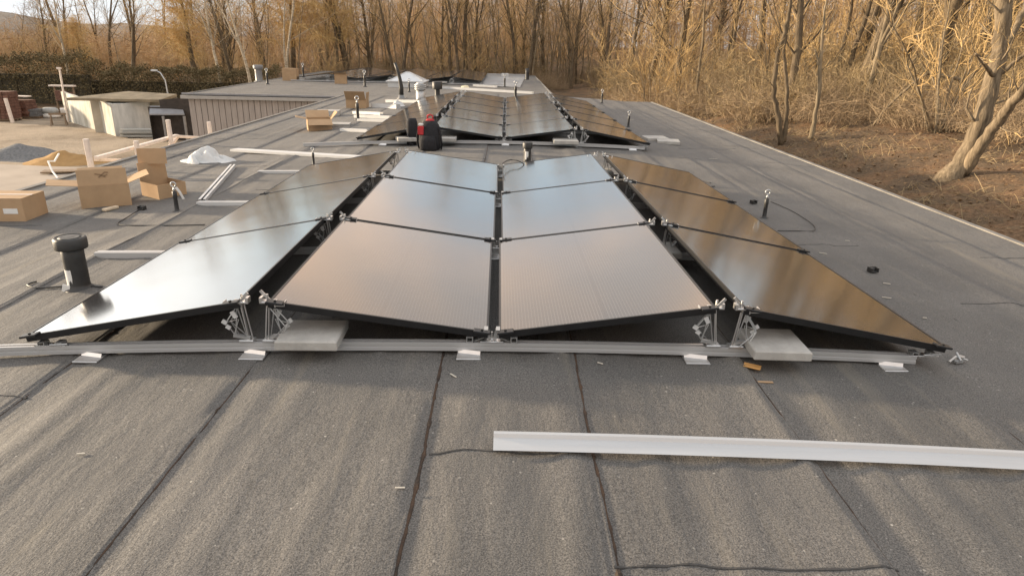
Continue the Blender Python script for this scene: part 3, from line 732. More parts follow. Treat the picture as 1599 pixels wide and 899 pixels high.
eyebolt(559, 187, 'eyebolt post in front of the stacked white profiles', 1.7)
eyebolt(0, 0, 'eyebolt post by the grey vent pipe on the far roof', 2.6, loc=atf(418, 132))
eyebolt(0, 0, 'eyebolt post with white tip at the left end of the farthest array', 2.8, loc=atf(474, 121))
eyebolt(0, 0, 'eyebolt post between the cardboard boxes and the skylight on the far roof', 2.7, loc=atf(570, 136))
eyebolt(0, 0, 'eyebolt post just behind the centre of the middle array', 1.9, loc=(.28, 20.9, 0))
eyebolt(0, 0, 'eyebolt post at the far right corner of the middle array', 1.4, loc=(3.0, 21.5, crown(3)))
eyebolt(0, 0, 'eyebolt post right of the streaked patch on the far roof', 2.2, loc=atf(788, 136))
eyebolt(0, 0, 'eyebolt post standing in front of the skylight', 2.0, loc=atf(639, 144))

# ------------------------------------------------------------------ skylight, added sheet for the streaked bare roof
o = thing('skylight', 'white pyramid skylight on a curb beside the farthest array', 'skylight', (atf(634, 137).x, atf(634, 137).y+.8, LOW-.02)); o.scale = (1.2, 1.2, 1.2)
g = Geo(); g.box((0, 0, .12), (1.55, 1.4, .26), None, .03); g.box((0, 0, .26), (1.7, 1.5, .06), None, .02); g.obj('curb', WHITEM, o)
g = Geo(); k = Geo()
P = [V((-.72, -.64, .29)), V((.72, -.64, .29)), V((.72, .64, .29)), V((-.72, .64, .29)), V((-.08, 0, .62)), V((.08, 0, .62))]
g.quad(P[0], P[1], P[5], P[4]); g.tri(P[1], P[2], P[5]); g.quad(P[2], P[3], P[4], P[5]); g.tri(P[3], P[0], P[4]); g.quad(P[0], P[3], P[2], P[1])
g.obj('dome', mat('milky_dome', (.55, .56, .57), .25, 0, .05, 3), o)
g = Geo()
for a, b in ((0, 4), (1, 5), (2, 5), (3, 4), (4, 5)): g.tube([P[a], P[b]], .025, 6)
g.obj('glazing_bar', WHITEM, o)
g = Geo(); q4 = [atf(752, 135.5), atf(812, 137), atf(822, 116.5), atf(756, 115.2)]; n = 18
for i in range(n+1):
    for j in range(n+1):
        c = q4[0].lerp(q4[1], i/n).lerp(q4[3].lerp(q4[2], i/n), j/n); g.v.append((c.x, c.y, .012+LOW+.03*max(0, fbm(c.x*1.5, c.y*.7, 6, 1, 3))))
for i in range(n):
    for j in range(n): a = i*(n+1)+j; g.f.append((a, a+n+1, a+n+2, a+1)); g.m.append(0)
tag(g.obj('streaked_roof_sheet', mat('streaked_roof_grey', (.20, .205, .21), .4, 0, .2, .9, .1, 9, .5, col2=(.34, .345, .35), stretch=(1, .5, 1)), None, True), 'added grey sheet for the bare far roof with whitish streaks, right of the farthest array', 'roof sheet')  # added sheet standing for bare roof with whitish streaks
for (px, lab) in ((785.5, 'left one of two small white blocks at the far edge of the streaked roof patch'), (791.5, 'right one of two small white blocks at the far edge of the streaked roof patch')):
    p = atf(px, 120.5); g = Geo(); g.box((0, 0, .13), (.24, .25, .26), None, .02); tag(g.obj('white_block', WHITEM, None, False, (p.x, p.y, LOW)), lab, 'block')
# ------------------------------------------------------------------ backpacks
def blob_surface(prof, n=22, sup=3.2):       # prof: list of (z, halfwidth, halfdepth, yshift)
    g = Geo()
    for (z, a, b, ys) in prof:
        for j in range(n):
            t = 2*math.pi*j/n; c, s = math.cos(t), math.sin(t); f = (abs(c)**sup+abs(s)**sup)**(-1/sup)
            w = 1+.02*math.sin(j*2.1+z*30)
            g.v.append((a*f*c*w, ys+b*f*s*w, z))
    for i in range(len(prof)-1):
        for j in range(n): a = i*n+j; b = i*n+(j+1) % n; g.f.append((a, b, b+n, a+n)); g.m.append(0)
    g.f.append(tuple(reversed(range(n)))); g.m.append(0); g.f.append(tuple((len(prof)-1)*n+j for j in range(n))); g.m.append(0)
    return g
p = at(668, 236); o = thing('backpack', 'black backpack with red top and red side pocket standing before the middle array', 'backpack', (p.x+.02, p.y+.17, p.z), -.15); o.scale = (.83, .83, .9)
blob_surface([(0, .165, .12, 0), (.03, .19, .15, 0), (.15, .20, .165, -.01), (.30, .19, .155, 0), (.42, .16, .12, .02), (.49, .10, .08, .03)]).obj('pack_body', BFAB, o, True)
blob_surface([(.0, .15, .05, -.15), (.03, .155, .07, -.15), (.17, .15, .075, -.15), (.25, .12, .05, -.14)]).obj('front_pocket', BFAB, o, True)
blob_surface([(.465, .07, .06, .02), (.485, .088, .075, .02), (.51, .06, .05, .03), (.52, .03, .03, .03)]).obj('top_lid', RED, o, True)
g = Geo(); g.tube([(-.05, .03, .52), (-.05, .03, .565), (0, .03, .585), (.05, .03, .565), (.05, .03, .52)], .014, 8); g.obj('handle', RED, o, True)
g = Geo(); g.box((-.135, -.125, .33), (.11, .075, .15), None, .02); g.obj('side_pocket', RED, o)
g = Geo(); g.box((-.13, -.15, .435), (.085, .05, .035), None, .01); g.obj('buckle', TAPE, o)
for s in (-1, 1):
    g = Geo(); g.tube([(s*.19, -.05, .40), (s*.225, -.07, .25), (s*.235, -.04, .10), (s*.21, 0, .01)], .017, 6); g.obj('strap', BFAB, o, True)
p = at(644, 229); o = thing('tool_bag', 'slim black tool bag leaning beside the red topped backpack', 'bag', (p.x-.02, p.y+.2, p.z), .2); o.scale = (.8, .8, .92)
blob_surface([(0, .10, .09, 0), (.03, .12, .10, 0), (.25, .115, .10, .02), (.40, .105, .09, .05), (.455, .08, .06, .06)]).obj('bag_body', BFAB, o, True)
g = Geo(); g.ribbon([(-.14, -.09, .30), (-.10, -.115, .16), (-.03, -.13, .02)], .07, .05); g.ribbon([(.07, -.115, .2), (.09, -.12, .03)], .05, .04); g.obj('paper_strip', TAPE, o)
g = Geo(); g.tube([(-.1, -.1, .13), (-.07, -.15, .05), (0, -.17, .02)], .02, 6); g.obj('strap', BFAB, o)

# ------------------------------------------------------------------ plastic sheet heap, scraps, cables
def heap(cx, cy, cz, sx, sy, h, seed, n=44):
    g = Geo(); r = random.Random(seed); L_ = []
    for i in range(13):
        a = r.uniform(0, 3.14); d = r.random()**.6*.5; t = r.uniform(0, 6.28)
        L_.append((d*math.cos(t), d*math.sin(t), math.cos(a), math.sin(a), r.uniform(.3, .6), r.uniform(.09, .19), (1-d*.9)*r.uniform(.6, 1.)))
    for i in range(n+1):
        for j in range(n+1):
            u, w_ = i/n*2-1, j/n*2-1; z = 0.
            for (x, y, c, s_, l1, l2, k) in L_:
                p_ = (u-x)*c+(w_-y)*s_; q_ = -(u-x)*s_+(w_-y)*c+.08*math.sin(p_*7)
                z = max(z, k*math.sqrt(max(0, 1-(p_/l1)**2-(q_/l2)**2)), .2*math.sqrt(max(0, 1-(u/.85)**2-(w_/.8)**2)))
            g.v.append((u*sx, w_*sy, h*z*(1+.12*fbm(u*4, w_*4, seed, 1, 2))-.004))
    for i in range(n):
        for j in range(n): a = i*(n+1)+j; g.f.append((a, a+n+1, a+n+2, a+1)); g.m.append(0)
    return g
p = at(310, 256); o = heap(0, 0, 0, .46, .34, .25, 3).obj('plastic_sheet_heap', SHEET, None, True, (p.x, p.y+.28, p.z-.01)); tag(o, 'crumpled heap of white plastic sheeting at the left roof edge', 'plastic sheet')
p = at(622, 166); o = heap(0, 0, 0, .22, .16, .22, 8, 20).obj('plastic_sheet_scrap', SHEET, None, True, (p.x, p.y, p.z)); tag(o, 'small scrunched white plastic scrap left of the middle array', 'plastic sheet')
p = atf(727, 140); o = heap(0, 0, 0, .3, .2, .26, 12, 16).obj('plastic_sheet_scrap', mat('yellowish_plastic', (.75, .66, .45), .5), None, True, (p.x, p.y, p.z+.04)); tag(o, 'yellowish crumpled wrapping on the long white profile behind the middle array', 'plastic sheet')
# white bent offcut behind box 2
p = at(205, 290); g = Geo(); pts = [(-.16, 0, .12), (-.12, 0, .24), (-.03, .02, .31), (.07, .03, .32)]
g.ribbon(pts, .10, .10)
o = thing('plastic_offcut', 'white curved plastic offcut standing up behind the winged cardboard box', 'plastic piece', (p.x+.03, p.y+.55, p.z))
g = Geo()
for a, b in zip(pts[:-1], pts[1:]): g.beam(a, b, .10, .012, (0, 1, 0) if False else (0, 0, 1))
g.beam((.07, .03, .32), (.085, .03, .05), .07, .012, (1, 0, 0)); g.beam((-.16, 0, .12), (-.17, 0, .0), .07, .012, (1, 0, 0)); g.obj('strip', WHITEM, o)
g = Geo(); g.beam((.0, .05, .27), (.01, .05, .0), .05, .012, (1, 0, 0)); g.obj('brace', WHITEM, o)

def small(name, label, cat, px, py, fn, m, rz=0, z=.004, group=None):
    p = at(px, py); g = Geo(); fn(g); o = g.obj(name, m, None, False, (p.x, p.y, roof_h(p.x, p.y)+z), rz); return tag(o, label, cat, group)
def scrap(g):
    g.box((0, 0, .012), (.085, .032, .004), Matrix.Rotation(.25, 3, 'X')); g.box((0, -.026, .012), (.08, .026, .004), Matrix.Rotation(-.6, 3, 'X'))
small('cardboard_scrap', 'folded orange cardboard scrap by the foot of the right concrete slab', 'cardboard scrap', 1174, 576, scrap, mat('orange_card', (.50, .27, .09), .8), -.5)
small('cardboard_scrap', 'flat slip of brown cardboard on the felt below the folded scrap', 'cardboard scrap', 1195, 597, lambda g: g.box((0, 0, .002), (.075, .016, .003)), CARD, -.05)
small('wood_stick', 'short pale wooden stick lying in front of the winged cardboard box', 'wood stick', 173, 328, lambda g: g.box((0, 0, .015), (.05, .16, .03), None, .008), mat('pale_wood', (.52, .42, .30), .8), -.35)
def clip(g):
    g.box((0, 0, .006), (.07, .05, .008)); g.box((-.03, 0, .022), (.008, .05, .03)); g.box((.03, 0, .02), (.008, .05, .03)); g.box((0, .015, .036), (.066, .014, .006)); g.tube([(-.02, 0, .02), (.02, .01, .024)], .009, 6)
small('plastic_clip', 'black plastic clip lying on bare felt right of the nearest array', 'clip', 1362, 427, clip, BPLA, .2, group='black clips on the roof')
small('plastic_clip', 'black plastic clip lying beside the eyebolt post with ribbon', 'clip', 222, 328, clip, BPLA, -.2, group='black clips on the roof')
small('plastic_clip', 'black plastic clip left of the right eyebolt post', 'clip', 1176, 320, clip, BPLA, .5, group='black clips on the roof')
def fit(g):
    g.box((0, 0, .01), (.05, .03, .014)); g.box((.035, .01, .02), (.03, .03, .02), Matrix.Rotation(.5, 3, 'Z')); g.tube([(-.06, .0, .012), (.0, .015, .03), (.06, -.01, .012)], .006, 6); g.tube([(0, -.02, .02), (.02, .03, .045)], .005, 6)
small('metal_fitting', 'tangle of silver and black fittings beside the right end of the front rail', 'fittings', 1494, 567, fit, [GALV], .3)
for (px, py, rz, ln, lab) in ((708, 588, -.8, .045, 'pale splinter on the felt below the centre foot plate of the front rail'), (937, 571, -.5, .03, 'pale splinter on the felt below the inner right front panel'),
        (625, 767, .1, .035, 'pale splinter on the felt left of the rusty seam'), (1384, 446, -.2, .05, 'upper of two white slivers on the felt right of the outer right panels'), (1384, 467, -.2, .06, 'lower of two white slivers on the felt right of the outer right panels'),
        (1443, 500, 0, .025, 'white crumb on the felt just right of the front outer right panel'), (1285, 398, -.3, .06, 'white sliver beside the second row of outer right panels'), (1323, 377, 0, .04, 'white crumb on the felt below the right eyebolt post'),
        (127, 711, .2, .03, 'pale crumb on the felt at the far left foreground'), (1113, 249, .1, .14, 'white paper flake on the felt beyond the right eyebolt post'), (985, 187, 0, .16, 'white flake on the felt beside the eyebolt right of the middle array')):
    small('splinter', lab, 'splinter', px, py, lambda g: g.box((0, 0, .003), (ln, .007, .004), Matrix.Rotation(.05, 3, 'Y'), .002), mat('pale_splinter', (.48, .44, .37), .8), rz)
def cable(pl, label, r=.006, m=BPLA, z=.008):
    P = []
    for q in pl:
        p = at(q[0], q[1], q[2] if len(q) > 2 else 0.); P.append(V((p.x, p.y, (roof_h(p.x, p.y) if len(q) < 3 else p.z)+z)))
    S = []                                    # Catmull-Rom through the points
    for i in range(len(P)-1):
        a, b, c, d = P[max(i-1, 0)], P[i], P[i+1], P[min(i+2, len(P)-1)]
        for k in range(6):
            t = k/6; S.append(.5*((2*b)+(c-a)*t+(2*a-5*b+4*c-d)*t*t+(3*b-a-3*c+d)*t**3))
    S.append(P[-1]); g = Geo(); g.tube(S, r, 6); o = g.obj('cable', m, None, True); return tag(o, label, 'cable', 'loose black cables')
cable([(58, 444), (44, 449), (60, 452), (100, 449), (128, 448), (160, 450)], 'black cable lying behind the stout vent pipe', .006)
cable([(218, 328), (200, 340), (184, 350), (200, 354), (260, 353), (320, 352)], 'black cable bending on the felt in front of the cardboard boxes', .005)
cable([(1204, 316), (1235, 330), (1262, 346), (1273, 357), (1266, 362), (1240, 363), (1214, 362)], 'black cable looping round the right eyebolt post', .004)
cable([(1116, 292), (1100, 292), (1087, 287), (1092, 283), (1110, 287)], 'small black cable loop beside the rear outer right panel', .006)
cable([(786, 262, .2), (784, 257, .2), (795, 251, .2), (808, 252, .2), (818, 258, .16), (812, 262, .12)], 'black cable looping from the centre valley to the labelled vent pipe', .007)

# ------------------------------------------------------------------ roof edge guard posts and boards
def timber(a, b, w, h, label, name, m=WOODP, cat='timber', group=None):
    g = Geo(); g.beam(a, b, w, h, (0, 1, 0) if abs((V(b)-V(a)).normalized().z) > .8 else (0, 0, 1), .006); return tag(g.obj(name, m), label, cat, group)
def edge_pt(px, py, off=.22):                 # on the vertical plane just outside the left roof edge
    v = ray(px, py); t = (XL-off)/v.x; return CP+v*t
for (xa, ya, xb, yb, lab) in ((134, 217, 144, 330, 'pale timber guard post behind the winged cardboard box'), (212, 220, 218, 300, 'pale timber guard post behind the low cardboard box'), (262, 187, 271, 280, 'pale timber guard post with a diagonal strut in front of the dark shed'), (326, 190, 330, 250, 'pale timber guard post in front of the plank siding')):
    a = edge_pt(xa, ya); b = V((a.x, a.y, -3)); timber(a, b, .06, .06, lab, 'guard_post', cat='guard post', group='guard posts along the left roof edge')
a = edge_pt(150, 247, .35); b = edge_pt(276, 212, .30); timber(a, b, .07, .05, 'long pale guard board rising along the left roof edge', 'guard_board', cat='guard board')
a = edge_pt(277, 213, .30); b = edge_pt(326, 216, .27); timber(a, b, .06, .05, 'short pale guard board ending at the plank siding', 'guard_board', cat='guard board')
a = edge_pt(150, 249, .40); b = edge_pt(208, 251, 1.0); timber(a, b, .06, .05, 'pale board branching off the long guard board behind the winged box', 'guard_board', cat='guard board')
a = edge_pt(278, 212, .36); b = edge_pt(258, 238, .36); timber(a, b, .06, .05, 'diagonal strut against the guard post before the dark shed', 'guard_strut', cat='guard board')

# ------------------------------------------------------------------ the yard on the left
Z0 = -3.
def ga(px, py, z=Z0): return atz(px, py, z)
wa, wb, wc = ga(104, 189), ga(181, 213), ga(241, 208)
wc = wb+(wc-wb)*1.0
o = thing('concrete_wall', 'low whitewashed concrete bunker wall with mossy top in the yard', 'wall', (wb.x, wb.y, Z0))
def wallseg(a, b, h0, h1, t=.16):
    g = Geo(); a = V((a.x-wb.x, a.y-wb.y, 0)); b = V((b.x-wb.x, b.y-wb.y, 0)); d = (b-a).normalized(); n = V((-d.y, d.x, 0))*t; k = 8
    if n.y < 0: n = -n
    for i in range(k):
        p, q = a.lerp(b, i/k), a.lerp(b, (i+1)/k); u0, u1 = h0+(h1-h0)*i/k+.03*fbm(i, h0*3), h0+(h1-h0)*(i+1)/k+.03*fbm(i+1, h0*3)
        Zv = V((0, 0, 1)); g.quad(p, q, q+Zv*u1, p+Zv*u0); g.quad(q+n, p+n, p+n+Zv*u0, q+n+Zv*u1); g.quad(p+Zv*u0, q+Zv*u1, q+n+Zv*u1, p+n+Zv*u0)
    for p, u in ((a, h0), (b, h1)): g.quad(p, p+n, p+n+V((0, 0, u)), p+V((0, 0, u)))
    return g
m1 = wa.lerp(wb, .5)
wallseg(wa, m1, 1.62, 1.45).obj('wall_panel', CWALL, o); wallseg(m1, wb, 1.62, 1.52).obj('wall_panel', CWALL, o); wallseg(wb+V((.03, .0, 0)), wc, 1.52, 1.55).obj('wall_panel', mat('grey_white_wall', (.36, .36, .345), .9, 0, .2, 1.8, .2, 20, col2=(.56, .555, .53), stretch=(1.6, 1.6, .4)), o)
g = Geo()
for k in (.42, .80): q = wb.lerp(wc, k)-wb; g.tube([(q.x-.1, q.y-.08, 1.05), (q.x, q.y+.05, 1.05)], .035, 8)
g.obj('anchor_hole', DARKW, o)
# shed with felt roof behind
sx, sy = wb.x, wb.y
o = thing('storage_shed', 'low storage shed with sagging brown felt roof behind the bunker wall', 'shed', (sx, sy+1.5, Z0))
g = Geo(); Zr = -1.18-Z0
def pt(px, py, z): q = atz(px, py, z); return V((q.x-sx, q.y-sy-1.5, q.z-Z0))
A, B, C_, D_ = pt(104, 153, -1.25), pt(250, 156, -1.30), pt(276, 147, -1.12), pt(200, 142.5, -1.05)
for dz, flip in ((0, 0), (-.12, 1)):
    q = [p_+V((0, 0, dz)) for p_ in (A, B, C_, D_)]; g.quad(*(reversed(q) if flip else q))
for p_, q_ in ((A, B), (B, C_), (C_, D_), (D_, A)): g.quad(p_+V((0, 0, -.12)), q_+V((0, 0, -.12)), q_, p_)
g.obj('roof', SHEDR, o)
g = Geo(); back = [D_+V((0, 0, -.13)), C_+V((0, 0, -.13))]; g.quad(V((back[0].x, back[0].y, 0)), V((back[1].x, back[1].y, 0)), back[1], back[0])
f0, f1 = A.lerp(B, .12)+V((0, .9, -.13)), B+V((-.3, .9, -.13)); g.quad(V((f0.x, f0.y, 0)), V((f1.x, f1.y, 0)), f1, f0)
g.obj('wall', mat('shed_wall', (.40, .36, .29), .9, 0, .2, 1), o)
# lean-to with grey sheet roof
o = thing('lean_to', 'dark open lean-to with grey sheet roof beside the plank siding', 'lean-to', (-15.5, 33, Z0))
def lt(px, py, z): q = atz(px, py, z); return V((q.x+15.5, q.y-33, q.z-Z0))
A, B, C_, D_ = lt(233, 178, -1.75), lt(288, 178, -1.75), lt(284, 166, -1.45), lt(234, 165.5, -1.45)
g = Geo(); g.quad(A, B, C_, D_); g.quad(*[p_+V((0, 0, -.06)) for p_ in (D_, C_, B, A)]); g.quad(A+V((0, 0, -.06)), B+V((0, 0, -.06)), B, A); g.obj('roof', SHEDG, o)
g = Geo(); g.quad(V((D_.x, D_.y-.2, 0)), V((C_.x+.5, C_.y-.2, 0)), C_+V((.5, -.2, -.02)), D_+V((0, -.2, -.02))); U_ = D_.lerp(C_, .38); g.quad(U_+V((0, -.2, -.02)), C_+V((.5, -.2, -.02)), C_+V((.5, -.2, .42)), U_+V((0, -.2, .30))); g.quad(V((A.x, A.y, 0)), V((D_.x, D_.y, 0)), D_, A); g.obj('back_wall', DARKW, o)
for k in (.38, .98): g = Geo(); q = A.lerp(B, k); g.box((q.x, q.y, q.z/2-.05), (.09, .09, q.z-.1)); g.obj('post', mat('grey_post', (.2, .19, .18), .8), o)
a, b = ga(188, 214), ga(250, 214); g = Geo()
for k in range(4): g.box((0, .12*(k % 2), .07+.09*k), ((b-a).length*.95, .5, .07), Matrix.Rotation(.02*(k-1), 3, 'Z'))
o = g.obj('board_stack', mat('grey_boards', (.34, .33, .30), .85, 0, .15, 5, stretch=(.3, 3, 3)), None, False, (a+b)/2, math.atan2(b.y-a.y, b.x-a.x)); tag(o, 'stack of grey boards at the foot of the white bunker wall', 'boards')
def mound(px, py, w, d, h, m, name, label, seed):
    p = ga(px, py); g = Geo(); n = 30
    for i in range(n+1):
        for j in range(n+1):
            u, w_ = i/n*2-1, j/n*2-1; r = math.hypot(u, w_); z = max(0, 1-r)**1.1*(1+.35*fbm(u*2, w_*2, seed))
            g.v.append((u*w, w_*d, h*z-.05))
    for i in range(n):
        for j in range(n): a = i*(n+1)+j; g.f.append((a, a+n+1, a+n+2, a+1)); g.m.append(0)
    tag(g.obj(name, m, None, True, (p.x, p.y+d*.4, Z0)), label, 'pile')
mound(95, 256, 1.7, 1.0, .50, SANDO, 'sand_pile', 'orange sand pile in the yard left of the cardboard boxes', 2)
mound(18, 248, 2.3, 1.4, .55, GRAV, 'gravel_pile', 'dark grey gravel pile at the left edge of the yard', 4)
a, b = ga(66, 268, -2.9), ga(128, 266, -2.9); timber(a, b, .5, .05, 'brown board lying at the edge of the concrete yard', 'timber_board', WOODB)
# rope on the roof-edge
P_ = [edge_pt(92, 240, .6), edge_pt(85, 252, .6), edge_pt(75, 252, .6), edge_pt(82, 268, .5), edge_pt(96, 285, .3)]
g = Geo(); g.tube(P_, .012, 5); tag(g.obj('rope', TAPE), 'thin white rope trailing over the roof edge above the sand pile', 'rope')
# pallets and stacks at far left
def stack(px, py, w, d, h, m, label, name, cat, rz=0., courses=6):
    p = ga(px, py); o = thing(name, label, cat, (p.x, p.y+d/2, Z0), rz); g = Geo(); rs = random.Random(int(px*7+py))
    for k in range(courses):
        for j in range(4):
            g.box((-w/2+w*(j+.5)/4+rs.uniform(-.02, .02), rs.uniform(-.03, .03), .14+h*(k+.5)/courses), (w/4*.95, d*rs.uniform(.9, 1), h/courses*.93))
    g.obj('stacked_blocks', m, o); g = Geo()
    for j in range(3): g.box((0, -d/2+d*(j+.5)/3, .045), (w, .1, .09))
    g.box((0, 0, .11), (w, d, .03)); g.obj('pallet', WOODB, o)
stack(2, 190, 1.1, 1., 1.45, BRICK, 'tall stack of red bricks at the far left of the yard', 'brick_stack', 'brick stack', .1, 9)
stack(30, 186, 1.2, .9, .9, BRICK, 'lower stack of red bricks under a pale board at the far left', 'brick_stack', 'brick stack', -.1, 6)
stack(45, 186, .9, .8, .4, GRAV, 'low stack of dark grey blocks beside the brick stacks', 'block_stack', 'block stack', .2, 3)
p = ga(20, 192); timber((p.x, p.y, Z0), (p.x-.1, p.y, Z0+1.3), .15, .12, 'pale timber post leaning against the red brick stacks', 'timber_post')
p = ga(24, 186); timber((p.x-.6, p.y+.2, Z0+1.26), (p.x+.9, p.y+.2, Z0+1.25), .5, .06, 'pale board lying on top of the lower brick stack', 'timber_board')
def sack(px, py, w, d, h, label, m=SACK):
    p = ga(px, py); g = blob_surface([(0, w*.42, d*.42, 0), (h*.2, w*.5, d*.5, 0), (h*.7, w*.48, d*.48, 0), (h, w*.33, d*.33, 0)], 18, 3.); tag(g.obj('sack', m, None, True, (p.x, p.y+d/2, Z0), .1), label, 'sack')
sack(75, 184.5, 1.0, .6, .26, 'white sack lying by the hedge, lower one of a pile'); 
p = ga(75, 184.5); g = blob_surface([(0, .42, .25, 0), (.08, .48, .3, 0), (.22, .46, .28, 0), (.3, .3, .2, 0)], 18, 3.); tag(g.obj('sack', mat('grey_sack', (.36, .36, .34), .85), None, True, (p.x-.02, p.y+.32, Z0+.27)), 'grey sack lying on top of the white sack by the hedge', 'sack')
sack(96, 181, .9, .6, .42, 'plump white sack under the storage rack', SACK)
sack(57, 184, .4, .4, .3, 'small red sack between the block stack and the white sacks', BRICK)
p = ga(97, 184); o = thing('storage_rack', 'dark storage rack with a pale top bar beside the bunker wall', 'rack', (p.x, p.y+.6, Z0))
g = Geo(); g.box((0, 0, 1.78), (1.45, .3, .08)); g.obj('top_bar', WOODP, o)
for s in (-.55, .55): g = Geo(); g.box((s, .1, .87), (.08, .08, 1.74)); g.obj('post', WOODB, o)
g = Geo(); g.box((0, .15, .95), (1.05, .5, .05)); g.box((-.2, .1, 1.25), (.5, .4, .5)); g.box((.25, .1, 1.2), (.3, .4, .4)); g.obj('shelf', BRICK, o)
p = ga(107, 191); q = aty(93, 108, p.y); g = Geo(); g.tube([(p.x, p.y, Z0), (q.x, q.y, q.z)], .05, 7); g.box((q.x-.03, q.y, q.z+.04), (.2, .14, .1)); tag(g.obj('leaning_pole', WOODP), 'tall pale pole leaning at the left end of the bunker wall', 'pole')
# wooden saw horse
p = ga(93, 196); o = thing('saw_horse', 'small wooden saw horse standing before the white bunker wall', 'saw horse', (p.x, p.y, Z0), .4)
g = Geo(); g.beam((-.4, 0, .6), (.4, 0, .6), .08, .1); g.obj('top_beam', WOODB, o)
for s in (-1, 1):
    for t in (-1, 1): g = Geo(); g.beam((s*.3, 0, .58), (s*.35, t*.25, 0), .05, .05, (1, 0, 0)); g.obj('leg', WOODB, o)
p = aty(262, 146, 44); o = thing('street_lamp', 'street lamp with curved arm rising behind the storage shed', 'street lamp', (p.x, p.y, Z0))
top = aty(244, 111, 44)-V((p.x, p.y, Z0)); mid = aty(258, 126, 44)-V((p.x, p.y, Z0))
g = Geo(); g.tube([(0, 0, 0), (0, 0, p.z-Z0), mid, mid.lerp(top, .6)+V((.05, 0, .12)), top], [.06, .05, .045, .04, .04], 8); g.obj('lamp_pole', GALV, o, True)
g = Geo(); g.box(tuple(top+V((-.12, 0, .02))), (.38, .16, .1), None, .03); g.obj('lamp_head', WHITEM, o)
# hedge
def leafcloud(n, fx, size):
    g = Geo()
    for _ in range(n):
        c = fx(); u = V((random.gauss(0, 1), random.gauss(0, 1), random.gauss(0, 1))).normalized(); w_ = u.orthogonal().normalized(); s = size*random.uniform(.5, 1.3)
        a = u*s; b = w_*s*.5; g.quad(c-a, c+b, c+a, c-b)
    return g
def hedge(x0, y0, x1, y1, h, th, n, label):
    o = thing('hedge', label, 'hedge', ((x0+x1)/2, (y0+y1)/2, -3))
    cx, cy = (x0+x1)/2, (y0+y1)/2
    def f():
        t = random.random(); e = random.choice((-1, -1, -1, 1))*abs(random.gauss(.85, .35)); hh = h*(1+.3*fbm(t*13, 1, 0)); z = random.random()**.7*hh
        if random.random() < .3: z = hh*random.uniform(.9, 1.06); e = random.uniform(-1, 1)
        return V((x0+(x1-x0)*t-cx, y0+(y1-y0)*t-cy+e*th*(.8+.7*fbm(t*14, z)), z))
    leafcloud(n*3, f, .065).obj('foliage', HEDGE, o)
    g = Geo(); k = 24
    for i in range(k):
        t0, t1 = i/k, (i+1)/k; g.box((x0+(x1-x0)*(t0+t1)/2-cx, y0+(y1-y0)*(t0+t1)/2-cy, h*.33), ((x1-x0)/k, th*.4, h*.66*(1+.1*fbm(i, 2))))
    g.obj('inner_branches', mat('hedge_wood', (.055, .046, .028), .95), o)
hedge(-52, 47, -29, 48.5, 3.1, .9, 9000, 'tall dark evergreen hedge closing the yard on the left')
hedge(-29.4, 49, -16.2, 50, 2.5, .8, 6500, 'lower dark hedge behind the storage shed')

# ------------------------------------------------------------------ trees
def rand_dir(d, ang):
    p = d.orthogonal().normalized(); q = d.cross(p); a = random.uniform(0, 2*math.pi)
    return (d*math.cos(ang)+(p*math.cos(a)+q*math.sin(a))*math.sin(ang)).normalized()
def limb(g, p, d, ln, r, seg, sides, up=.12, wig=.16, taper=.25):
    pts = [V(p)]; rs = [r]; d = V(d)
    for i in range(seg):
        d = (d+V((random.gauss(0, wig), random.gauss(0, wig), random.gauss(0, wig)+up))).normalized()
        pts.append(pts[-1]+d*(ln/seg)); rs.append(r*(1-(1-taper)*(i+1)/seg))
    g.tube(pts, rs, sides, False); return pts, rs
def twigs(g, pts, n, ln, w, up=.2, spread=.9):
    for _ in range(n):
        i = random.randrange(max(1, len(pts)//4), len(pts)); a = pts[i-1].lerp(pts[i], random.random()); d = (pts[i]-pts[i-1]).normalized()
        e = rand_dir(d, random.uniform(.3, spread)); e = (e+V((0, 0, up))).normalized(); l_ = ln*random.uniform(.5, 1.2)
        m_ = a+e*l_*.5+V((random.gauss(0, .06), random.gauss(0, .06), random.gauss(0, .06)))*l_; c = a+e*l_+V((0, 0, up*.3*l_))
        g.ribbon([a, m_, c], w, w*.45)
def forest_tree(h, r, lean, nb, nsub, ntw, b0=.14, tw=.014, spread=.8):
    t = Geo(); c = Geo()
    d = V((lean[0], lean[1], 1)).normalized(); pts, rs = limb(t, (0, 0, -.2), d, h, r, 12, 7, .02, .05, .12)
    if random.random() < .45:                        # fork
        i = random.randrange(3, 6); p2, r2 = limb(t, pts[i], rand_dir((pts[i+1]-pts[i]).normalized(), .35), h*.6, rs[i]*.75, 8, 6, .05, .06, .15)
        pts2 = [(pts, rs), (p2, r2)]
    else: pts2 = [(pts, rs)]
    for k in range(nb):
        P, Rr = random.choice(pts2); u = b0+(1-b0)*random.random()**.85; i = min(len(P)-2, int(u*(len(P)-1))); a = P[i].lerp(P[i+1], random.random())
        dd = rand_dir((P[i+1]-P[i]).normalized(), random.uniform(.5, 1.15)); ln = h*(.32*(1-u)+.10)*random.uniform(.6, 1.2)
        c.mi = 1; q, _ = limb(c, a, dd, ln, max(.010, Rr[i]*.28), 5, 4, .16, .13, .25); c.mi = 0
        for _2 in range(nsub):
            j = random.randrange(1, len(q)); e = rand_dir((q[j]-q[j-1]).normalized(), random.uniform(.4, spread)); s, _ = limb(c, q[j-1].lerp(q[j], random.random()), e, ln*random.uniform(.25, .55), .009, 3, 3, .15, .2, .4)
            twigs(c, s, ntw, ln*.22+.12, tw, .15)
        twigs(c, q, ntw, ln*.25+.15, tw, .15)
    return t, c
